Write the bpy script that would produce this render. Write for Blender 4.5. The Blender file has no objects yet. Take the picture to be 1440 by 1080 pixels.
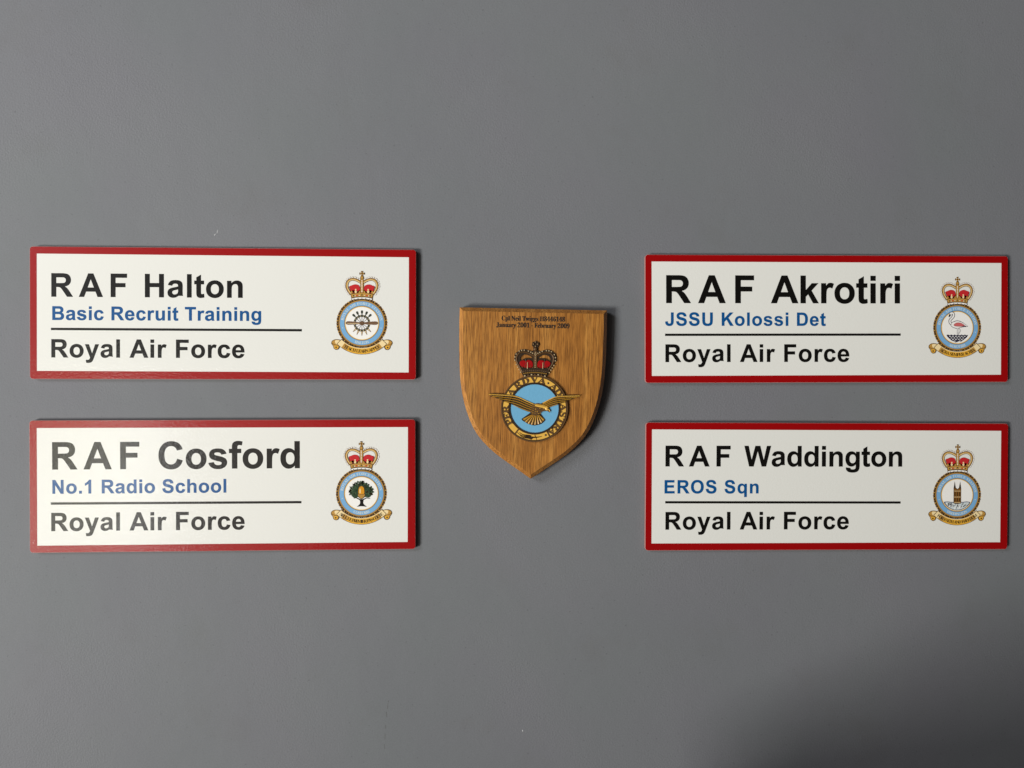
import bpy, math, random
from mathutils import Vector, geometry
random.seed(7)
R = math.radians
scene = bpy.context.scene

# ------------------------------------------------------------------ camera
# wall = plane y=0 seen from -y;  x right, z up, metres
cam_d = bpy.data.cameras.new("camera")
cam_d.sensor_width = 36
cam_d.lens = 36 * 1082 / 1440
cam_d.clip_start = 0.02
cam_d.clip_end = 50
cam = bpy.data.objects.new("camera", cam_d)
cam.location = (0, -0.8251, 0)
cam.rotation_euler = (R(90 - 0.298), 0, R(-2.285))
scene.collection.objects.link(cam)
scene.camera = cam

# ------------------------------------------------------------------ world, lamps, exposure
world = bpy.data.worlds.new("World")
scene.world = world
world.use_nodes = True
bg = world.node_tree.nodes["Background"]
bg.inputs[0].default_value = (1.0, 0.96, 0.90, 1)
bg.inputs[1].default_value = 0.045


def area(name, loc, target, sx, sy, watts, col, spread=180):
    l = bpy.data.lights.new(name, 'AREA')
    l.shape = 'RECTANGLE'
    l.size, l.size_y = sx, sy
    l.energy = watts
    l.color = col
    l.spread = R(spread)
    o = bpy.data.objects.new(name, l)
    o.location = loc
    o.rotation_euler = (Vector(target) - Vector(loc)).to_track_quat('-Z', 'Y').to_euler()
    scene.collection.objects.link(o)
    return o


area("window_light", (-4.25, -3.75, -1.55), (0.15, 0, 0.72), 1.4, 1.45, 41.5, (1.0, 1.0, 0.955), 60)
area("upper_fill_light", (-3.6, -3.1, 1.8), (-0.1, 0, 0.6), 1.6, 1.4, 40, (0.93, 0.955, 1.0), 110)  # cool fill lamp added to brighten the top of the wall
area("added_sheen_light", (-1.15, -2.02, -0.38), (-1.15, 0, -0.38), 1.2, 0.72, 2.0, (1.0, 0.84, 0.72))  # broad warm lamp added for the sheen across the left signs
area("window_glint", (-1.24, -2.0, -0.38), (-1.24, 0, -0.38), 0.12, 0.66, 2.6, (1.0, 1.0, 1.0))
area("window_glint", (-1.45, -2.0, -0.30), (-1.45, 0, -0.30), 0.13, 0.56, 1.3, (1.0, 1.0, 0.62))

vs = scene.view_settings
vs.view_transform = 'Standard'
vs.look = 'None'
vs.exposure = 0
vs.gamma = 1

# ------------------------------------------------------------------ materials


def lin(c):
    return tuple(((v / 255) / 12.92 if v / 255 <= 0.04045 else ((v / 255 + 0.055) / 1.055) ** 2.4) for v in c) + (1,)


def new_mat(name):
    m = bpy.data.materials.new(name)
    m.use_nodes = True
    return m, m.node_tree.nodes, m.node_tree.links, m.node_tree.nodes["Principled BSDF"]


def print_mat(name, rgb, rough=0.34):
    """ink under a glossy laminate with a faint orange-peel relief"""
    m, n, l, p = new_mat(name)
    p.inputs["Base Color"].default_value = lin(rgb)
    p.inputs["Roughness"].default_value = rough
    p.inputs["Specular IOR Level"].default_value = 0.26
    p.inputs["Coat Weight"].default_value = 0.5
    p.inputs["Coat Roughness"].default_value = 0.055
    tc = n.new("ShaderNodeTexCoord")
    nz = n.new("ShaderNodeTexNoise")
    nz.inputs["Scale"].default_value = 420
    nz.inputs["Detail"].default_value = 2
    b = n.new("ShaderNodeBump")
    b.inputs["Strength"].default_value = 0.12
    b.inputs["Distance"].default_value = 0.0005
    cb = n.new("ShaderNodeBump")
    cb.inputs["Strength"].default_value = 0.4
    cb.inputs["Distance"].default_value = 0.0005
    l.new(tc.outputs["Object"], nz.inputs["Vector"])
    l.new(nz.outputs["Fac"], b.inputs["Height"])
    l.new(b.outputs["Normal"], p.inputs["Normal"])
    l.new(nz.outputs["Fac"], cb.inputs["Height"])
    l.new(cb.outputs["Normal"], p.inputs["Coat Normal"])
    return m


def enamel_mat(name, rgb, rough=0.4, metal=0.0, vary=0.25, scale=500):
    m, n, l, p = new_mat(name)
    p.inputs["Roughness"].default_value = rough
    p.inputs["Metallic"].default_value = metal
    tc = n.new("ShaderNodeTexCoord")
    nz = n.new("ShaderNodeTexNoise")
    nz.inputs["Scale"].default_value = scale
    nz.inputs["Detail"].default_value = 4
    mx = n.new("ShaderNodeMix")
    mx.data_type = 'RGBA'
    c = lin(rgb)
    mx.inputs[6].default_value = tuple(v * (1 - vary) for v in c[:3]) + (1,)
    mx.inputs[7].default_value = tuple(min(1, v * (1 + vary)) for v in c[:3]) + (1,)
    l.new(tc.outputs["Object"], nz.inputs["Vector"])
    l.new(nz.outputs["Fac"], mx.inputs[0])
    l.new(mx.outputs[2], p.inputs["Base Color"])
    b = n.new("ShaderNodeBump")
    b.inputs["Strength"].default_value = 0.25
    b.inputs["Distance"].default_value = 0.0004
    l.new(nz.outputs["Fac"], b.inputs["Height"])
    l.new(b.outputs["Normal"], p.inputs["Normal"])
    return m


MAT = {
    'white': print_mat("printed_white", (230, 228, 221)),
    'red': print_mat("printed_red", (152, 2, 5)),
    'black': print_mat("printed_black", (13, 11, 9)),
    'blue': print_mat("printed_blue", (10, 80, 138)),
    'gold': print_mat("printed_gold", (190, 143, 68)),
    'pale_gold': print_mat("printed_pale_gold", (244, 218, 164)),
    'amber': print_mat("printed_amber", (232, 174, 60)),
    'brown': print_mat("printed_brown", (84, 60, 30)),
    'dark_brown': print_mat("printed_dark_brown", (52, 38, 22)),
    'crimson': print_mat("printed_crimson", (196, 42, 46)),
    'maroon': print_mat("printed_maroon", (120, 34, 22)),
    'sky': print_mat("printed_sky_blue", (122, 172, 212)),
    'pale': print_mat("printed_pale_grey", (206, 214, 214)),
    'paper': print_mat("printed_paper_white", (244, 240, 234)),
    'orange': print_mat("printed_orange", (216, 146, 26)),
    'leaf': print_mat("printed_dark_green", (44, 66, 44)),
    'leaf2': print_mat("printed_mid_green", (76, 98, 66)),
    'pink': print_mat("printed_pink", (206, 104, 104)),
    'navy': print_mat("printed_navy", (38, 34, 58)),
    'slate': print_mat("printed_slate", (96, 100, 120)),
    'stone': print_mat("printed_ochre_stone", (128, 86, 38)),
    'wood_print': print_mat("printed_propeller_brown", (122, 92, 70)),
    'iron': print_mat("printed_iron_green", (62, 66, 56)),
    # painted casting on the shield
    'c_dark': enamel_mat("cast_dark_bronze", (48, 32, 16), 0.45, 0.0),
    'c_rim': enamel_mat("cast_rim_bronze", (92, 64, 34), 0.42, 0.0),
    'c_gold': enamel_mat("cast_gold_paint", (190, 140, 44), 0.36, 0.0),
    'c_bright': enamel_mat("cast_bright_gold", (226, 176, 78), 0.36, 0.0, 0.12),
    'c_sky': enamel_mat("cast_blue_enamel", (112, 172, 206), 0.35, 0.0, 0.06),
    'c_red': enamel_mat("cast_red_enamel", (158, 14, 17), 0.3, 0.0, 0.15),
    'c_pearl': enamel_mat("cast_pearl_paint", (184, 162, 124), 0.35, 0.0, 0.1),
    'engraved': enamel_mat("burnt_engraving", (12, 4, 1), 0.8, 0.0, 0.2),
}


def board_edge_mat():
    m, n, l, p = new_mat("foam_board_edge")
    p.inputs["Base Color"].default_value = lin((168, 120, 114))
    p.inputs["Roughness"].default_value = 0.5
    return m


MAT['edge'] = board_edge_mat()


def wall_mat():
    m, n, l, p = new_mat("painted_plaster")
    tc = n.new("ShaderNodeTexCoord")
    big = n.new("ShaderNodeTexNoise"); big.inputs["Scale"].default_value = 3.1; big.inputs["Detail"].default_value = 5
    l.new(tc.outputs["Object"], big.inputs["Vector"])
    ramp = n.new("ShaderNodeValToRGB")
    ramp.color_ramp.elements[0].position = 0.3; ramp.color_ramp.elements[0].color = lin((112, 113, 116))
    ramp.color_ramp.elements[1].position = 0.7; ramp.color_ramp.elements[1].color = lin((117, 118, 120))
    l.new(big.outputs["Fac"], ramp.inputs[0])
    # smudged, rougher patches low on the wall
    pz = n.new("ShaderNodeTexNoise"); pz.inputs["Scale"].default_value = 9; pz.inputs["Detail"].default_value = 6
    pz.inputs["Roughness"].default_value = 0.7
    l.new(tc.outputs["Object"], pz.inputs["Vector"])
    pr = n.new("ShaderNodeMapRange"); pr.inputs[1].default_value = 0.56; pr.inputs[2].default_value = 0.72
    pr.inputs[3].default_value = 0.0; pr.inputs[4].default_value = 1.0
    l.new(pz.outputs["Fac"], pr.inputs[0])
    mx = n.new("ShaderNodeMix"); mx.data_type = 'RGBA'; mx.blend_type = 'MULTIPLY'
    l.new(pr.outputs[0], mx.inputs[0]); l.new(ramp.outputs[0], mx.inputs[6])
    mx.inputs[7].default_value = (0.965, 0.955, 0.94, 1)
    # fine speckle and pin holes in the paint
    sp = n.new("ShaderNodeTexNoise"); sp.inputs["Scale"].default_value = 700; sp.inputs["Detail"].default_value = 3
    l.new(tc.outputs["Object"], sp.inputs["Vector"])
    sr = n.new("ShaderNodeMapRange"); sr.inputs[1].default_value = 0.3; sr.inputs[2].default_value = 0.7
    sr.inputs[3].default_value = 0.95; sr.inputs[4].default_value = 1.05
    l.new(sp.outputs["Fac"], sr.inputs[0])
    ph = n.new("ShaderNodeTexNoise"); ph.inputs["Scale"].default_value = 330; ph.inputs["Detail"].default_value = 1
    l.new(tc.outputs["Object"], ph.inputs["Vector"])
    hr = n.new("ShaderNodeMapRange"); hr.inputs[1].default_value = 0.70; hr.inputs[2].default_value = 0.78
    hr.inputs[3].default_value = 1.0; hr.inputs[4].default_value = 0.82
    l.new(ph.outputs["Fac"], hr.inputs[0])
    mm = n.new("ShaderNodeMath"); mm.operation = 'MULTIPLY'
    l.new(sr.outputs[0], mm.inputs[0]); l.new(hr.outputs[0], mm.inputs[1])
    # barely different tints where the roller overlapped
    tz = n.new("ShaderNodeTexNoise"); tz.inputs["Scale"].default_value = 5.5; tz.inputs["Detail"].default_value = 4
    l.new(tc.outputs["Object"], tz.inputs["Vector"])
    tr = n.new("ShaderNodeValToRGB")
    te = tr.color_ramp.elements
    te[0].position = 0.35; te[0].color = (0.99, 1.008, 1.0, 1)
    te[1].position = 0.65; te[1].color = (1.015, 0.99, 1.02, 1)
    l.new(tz.outputs["Fac"], tr.inputs[0])
    m3 = n.new("ShaderNodeMix"); m3.data_type = 'RGBA'; m3.blend_type = 'MULTIPLY'; m3.inputs[0].default_value = 1
    l.new(mx.outputs[2], m3.inputs[6]); l.new(tr.outputs[0], m3.inputs[7])
    m2 = n.new("ShaderNodeMix"); m2.data_type = 'RGBA'; m2.blend_type = 'MULTIPLY'; m2.inputs[0].default_value = 1
    l.new(m3.outputs[2], m2.inputs[6]); l.new(mm.outputs[0], m2.inputs[7])
    l.new(m2.outputs[2], p.inputs["Base Color"])
    p.inputs["Roughness"].default_value = 0.6
    p.inputs["Specular IOR Level"].default_value = 0.25
    # roller stipple + slow undulation
    st = n.new("ShaderNodeTexNoise"); st.inputs["Scale"].default_value = 520; st.inputs["Detail"].default_value = 3
    l.new(tc.outputs["Object"], st.inputs["Vector"])
    b1 = n.new("ShaderNodeBump"); b1.inputs["Distance"].default_value = 0.0006
    pm = n.new("ShaderNodeTexNoise"); pm.inputs["Scale"].default_value = 6; pm.inputs["Detail"].default_value = 4
    l.new(tc.outputs["Object"], pm.inputs["Vector"])
    pq = n.new("ShaderNodeMapRange"); pq.inputs[1].default_value = 0.42; pq.inputs[2].default_value = 0.62
    pq.inputs[3].default_value = 0.08; pq.inputs[4].default_value = 0.5
    l.new(pm.outputs["Fac"], pq.inputs[0]); l.new(pq.outputs[0], b1.inputs["Strength"])
    l.new(st.outputs["Fac"], b1.inputs["Height"])
    un = n.new("ShaderNodeTexNoise"); un.inputs["Scale"].default_value = 26; un.inputs["Detail"].default_value = 5
    l.new(tc.outputs["Object"], un.inputs["Vector"])
    b2 = n.new("ShaderNodeBump"); b2.inputs["Strength"].default_value = 0.25; b2.inputs["Distance"].default_value = 0.002
    l.new(un.outputs["Fac"], b2.inputs["Height"]); l.new(b1.outputs["Normal"], b2.inputs["Normal"])
    l.new(b2.outputs["Normal"], p.inputs["Normal"])
    return m


def oak_mat(name, bevel=False):
    m, n, l, p = new_mat(name)
    tc = n.new("ShaderNodeTexCoord")
    mp = n.new("ShaderNodeMapping")
    mp.inputs["Scale"].default_value = (1, 0.03, 0.3)
    if bevel:
        mp.inputs["Rotation"].default_value = (0, 0, R(-28))
        mp.inputs["Scale"].default_value = (1, 0.10, 0.4)
    l.new(tc.outputs["Object"], mp.inputs["Vector"])
    # slow bands
    band = n.new("ShaderNodeTexNoise"); band.inputs["Scale"].default_value = 150; band.inputs["Detail"].default_value = 3
    band.inputs["Distortion"].default_value = 0.4
    l.new(mp.outputs[0], band.inputs["Vector"])
    r1 = n.new("ShaderNodeValToRGB")
    e = r1.color_ramp.elements
    e[0].position = 0.28; e[0].color = lin((158, 101, 38))
    e[1].position = 0.74; e[1].color = lin((198, 138, 64))
    x = r1.color_ramp.elements.new(0.5); x.color = lin((179, 118, 49))
    l.new(band.outputs["Fac"], r1.inputs[0])
    # fine pores: short dark vertical dashes
    mp2 = n.new("ShaderNodeMapping"); mp2.inputs["Scale"].default_value = (1, 0.05 if not bevel else 0.16, 1)
    if bevel: mp2.inputs["Rotation"].default_value = (0, 0, R(-28))
    l.new(tc.outputs["Object"], mp2.inputs["Vector"])
    pore = n.new("ShaderNodeTexNoise"); pore.inputs["Scale"].default_value = 950; pore.inputs["Detail"].default_value = 6
    pore.inputs["Roughness"].default_value = 0.65
    l.new(mp2.outputs[0], pore.inputs["Vector"])
    pr = n.new("ShaderNodeMapRange"); pr.inputs[1].default_value = 0.42; pr.inputs[2].default_value = 0.66
    l.new(pore.outputs["Fac"], pr.inputs[0])
    mx = n.new("ShaderNodeMix"); mx.data_type = 'RGBA'
    l.new(pr.outputs[0], mx.inputs[0]); l.new(r1.outputs[0], mx.inputs[6]); mx.inputs[7].default_value = lin((110, 66, 20))
    l.new(mx.outputs[2], p.inputs["Base Color"])
    p.inputs["Roughness"].default_value = 0.42
    p.inputs["Coat Weight"].default_value = 0.25
    p.inputs["Coat Roughness"].default_value = 0.3
    b = n.new("ShaderNodeBump"); b.inputs["Strength"].default_value = 0.3; b.inputs["Distance"].default_value = 0.0004
    b.invert = True
    l.new(pore.outputs["Fac"], b.inputs["Height"]); l.new(b.outputs["Normal"], p.inputs["Normal"])
    return m


MAT['oak'] = oak_mat("varnished_oak")
MAT['oak_end'] = oak_mat("varnished_oak_end_grain", True)

# ------------------------------------------------------------------ mesh collector (local units: millimetres)


def area2(p):
    return sum(p[i - 1][0] * p[i][1] - p[i][0] * p[i - 1][1] for i in range(len(p)))


class Shape:
    def __init__(self):
        self.v, self.f, self.m, self.mats = [], [], [], []

    def mi(self, mat):
        if mat not in self.mats:
            self.mats.append(mat)
        return self.mats.index(mat)

    def face(self, pts, mat):
        b = len(self.v)
        self.v += [tuple(q) for q in pts]
        self.f.append(tuple(range(b, b + len(pts))))
        self.m.append(self.mi(mat))

    def fill(self, loops, z, mat):
        """flat printed shape (outer loop + holes)"""
        if loops and not isinstance(loops[0][0], (tuple, list)):
            loops = [loops]
        flat = [q for lp in loops for q in lp]
        tris = geometry.tessellate_polygon([[Vector((x, y, 0)) for x, y in lp] for lp in loops])
        b = len(self.v)
        self.v += [(x, y, z) for x, y in flat]
        k = self.mi(mat)
        for t in tris:
            a = area2([flat[i] for i in t])
            if abs(a) < 1e-12:
                continue
            t = t if a > 0 else t[::-1]
            self.f.append(tuple(b + i for i in t))
            self.m.append(k)

    def slab(self, loops, z0, z1, mat, side=None):
        if loops and not isinstance(loops[0][0], (tuple, list)):
            loops = [loops]
        self.fill(loops, z1, mat)
        for j, lp in enumerate(loops):
            lp = list(lp)
            a = area2(lp)
            if (a < 0) == (j == 0):
                lp.reverse()
            for i in range(len(lp)):
                p, q = lp[i - 1], lp[i]
                self.face([(p[0], p[1], z0), (q[0], q[1], z0), (q[0], q[1], z1), (p[0], p[1], z1)], side or mat)

    def frustum(self, lo, z0, hi, z1, mat):
        for i in range(len(lo)):
            a, b, c, d = lo[i - 1], lo[i], hi[i], hi[i - 1]
            m = mat
            if mat == 'oak' and min(a[1], b[1]) > 79:
                m = 'oak_end'
            self.face([(*a, z0), (*b, z0), (*c, z1), (*d, z1)], m)

    def dome(self, x, y, r, z, h, mat, n=8):
        rings = [(1, 0), (0.86, 0.5), (0.5, 0.87)]
        for k in range(2):
            (r0, h0), (r1, h1) = rings[k], rings[k + 1]
            for i in range(n):
                a, b = 2 * math.pi * i / n, 2 * math.pi * (i + 1) / n
                self.face([(x + r * r0 * math.cos(a), y + r * r0 * math.sin(a), z + h * h0),
                           (x + r * r0 * math.cos(b), y + r * r0 * math.sin(b), z + h * h0),
                           (x + r * r1 * math.cos(b), y + r * r1 * math.sin(b), z + h * h1),
                           (x + r * r1 * math.cos(a), y + r * r1 * math.sin(a), z + h * h1)], mat)
        self.face([(x + r * .5 * math.cos(2 * math.pi * i / n), y + r * .5 * math.sin(2 * math.pi * i / n), z + h * .87)
                   for i in range(n)], mat)

    def pillow(self, lp, z, h, d, mat):
        hi = inset(lp, d)
        self.frustum(lp, z, hi, z + h, mat)
        self.fill(hi, z + h, mat)

    def ridge(self, pts, w0, w1, z, h, mat):
        """a feather-like strip with a raised spine along pts (widths w0 -> w1)"""
        n = len(pts)
        rows = []
        for i, (x, y) in enumerate(pts):
            a = pts[max(0, i - 1)]; b = pts[min(n - 1, i + 1)]
            dx, dy = b[0] - a[0], b[1] - a[1]
            L = math.hypot(dx, dy) or 1
            t = i / (n - 1)
            w = (w0 + (w1 - w0) * t) / 2
            nx, ny = -dy / L * w, dx / L * w
            rows.append(((x + nx, y + ny, z), (x, y, z + h), (x - nx, y - ny, z)))
        for i in range(n - 1):
            a, b = rows[i], rows[i + 1]
            self.face([a[0], a[1], b[1], b[0]], mat)
            self.face([a[1], a[2], b[2], b[1]], mat)

    def build(self, name, parent=None, smooth=False):
        me = bpy.data.meshes.new(name)
        me.from_pydata([(x / 1000, y / 1000, z / 1000) for x, y, z in self.v], [], self.f)
        for k in self.mats:
            me.materials.append(MAT[k])
        me.polygons.foreach_set("material_index", self.m)
        if smooth:
            me.polygons.foreach_set("use_smooth", [True] * len(me.polygons))
        me.update()
        o = bpy.data.objects.new(name, me)
        scene.collection.objects.link(o)
        o.parent = parent
        return o


def inset(poly, d):
    n = len(poly); sgn = 1 if area2(poly) > 0 else -1
    out = []
    for i in range(n):
        a, b, c = poly[i - 1], poly[i], poly[(i + 1) % n]
        e1 = Vector((b[0] - a[0], b[1] - a[1])).normalized(); e2 = Vector((c[0] - b[0], c[1] - b[1])).normalized()
        n1 = Vector((-e1.y, e1.x)) * sgn; n2 = Vector((-e2.y, e2.x)) * sgn
        m = (n1 + n2).normalized()
        k = d / max(0.3, m.dot(n1))
        out.append((b[0] + m.x * k, b[1] + m.y * k))
    return out


def circle(x, y, r, n=48):
    return [(x + r * math.cos(2 * math.pi * i / n), y + r * math.sin(2 * math.pi * i / n)) for i in range(n)]


def ring(x, y, r0, r1, n=72):
    return [circle(x, y, r1, n), circle(x, y, r0, n)]


def arc_band(r0, r1, a0, a1, n=24, cx=0, cy=0):
    o = [(cx + r1 * math.cos(R(a0 + (a1 - a0) * i / n)), cy + r1 * math.sin(R(a0 + (a1 - a0) * i / n))) for i in range(n + 1)]
    i_ = [(cx + r0 * math.cos(R(a0 + (a1 - a0) * i / n)), cy + r0 * math.sin(R(a0 + (a1 - a0) * i / n))) for i in range(n, -1, -1)]
    return o + i_


def smooth_line(pts, k=5, closed=False):
    out = []
    n = len(pts)
    rng = range(n) if closed else range(n - 1)
    for i in rng:
        if closed:
            p0, p1, p2, p3 = pts[i - 1], pts[i], pts[(i + 1) % n], pts[(i + 2) % n]
        else:
            p0, p1, p2, p3 = pts[max(0, i - 1)], pts[i], pts[i + 1], pts[min(n - 1, i + 2)]
        for j in range(k):
            t = j / k
            out.append(tuple(0.5 * (2 * p1[c] + (p2[c] - p0[c]) * t + (2 * p0[c] - 5 * p1[c] + 4 * p2[c] - p3[c]) * t * t
                                    + (3 * p1[c] - p0[c] - 3 * p2[c] + p3[c]) * t ** 3) for c in (0, 1)))
    if not closed:
        out.append(pts[-1])
    return out


def stroke(pts, w, w1=None):
    n = len(pts)
    L, Rr = [], []
    for i, (x, y) in enumerate(pts):
        a = pts[max(0, i - 1)]; b = pts[min(n - 1, i + 1)]
        dx, dy = b[0] - a[0], b[1] - a[1]
        d = math.hypot(dx, dy) or 1
        ww = (w if w1 is None else w + (w1 - w) * i / (n - 1)) / 2
        L.append((x - dy / d * ww, y + dx / d * ww)); Rr.append((x + dy / d * ww, y - dx / d * ww))
    return L + Rr[::-1]


def sc(loops, s, dx=0, dy=0):
    if not isinstance(loops[0][0], (tuple, list)):
        return [(x * s + dx, y * s + dy) for x, y in loops]
    return [[(x * s + dx, y * s + dy) for x, y in lp] for lp in loops]


def mir(pts):
    return [(-x, y) for x, y in pts]


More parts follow.
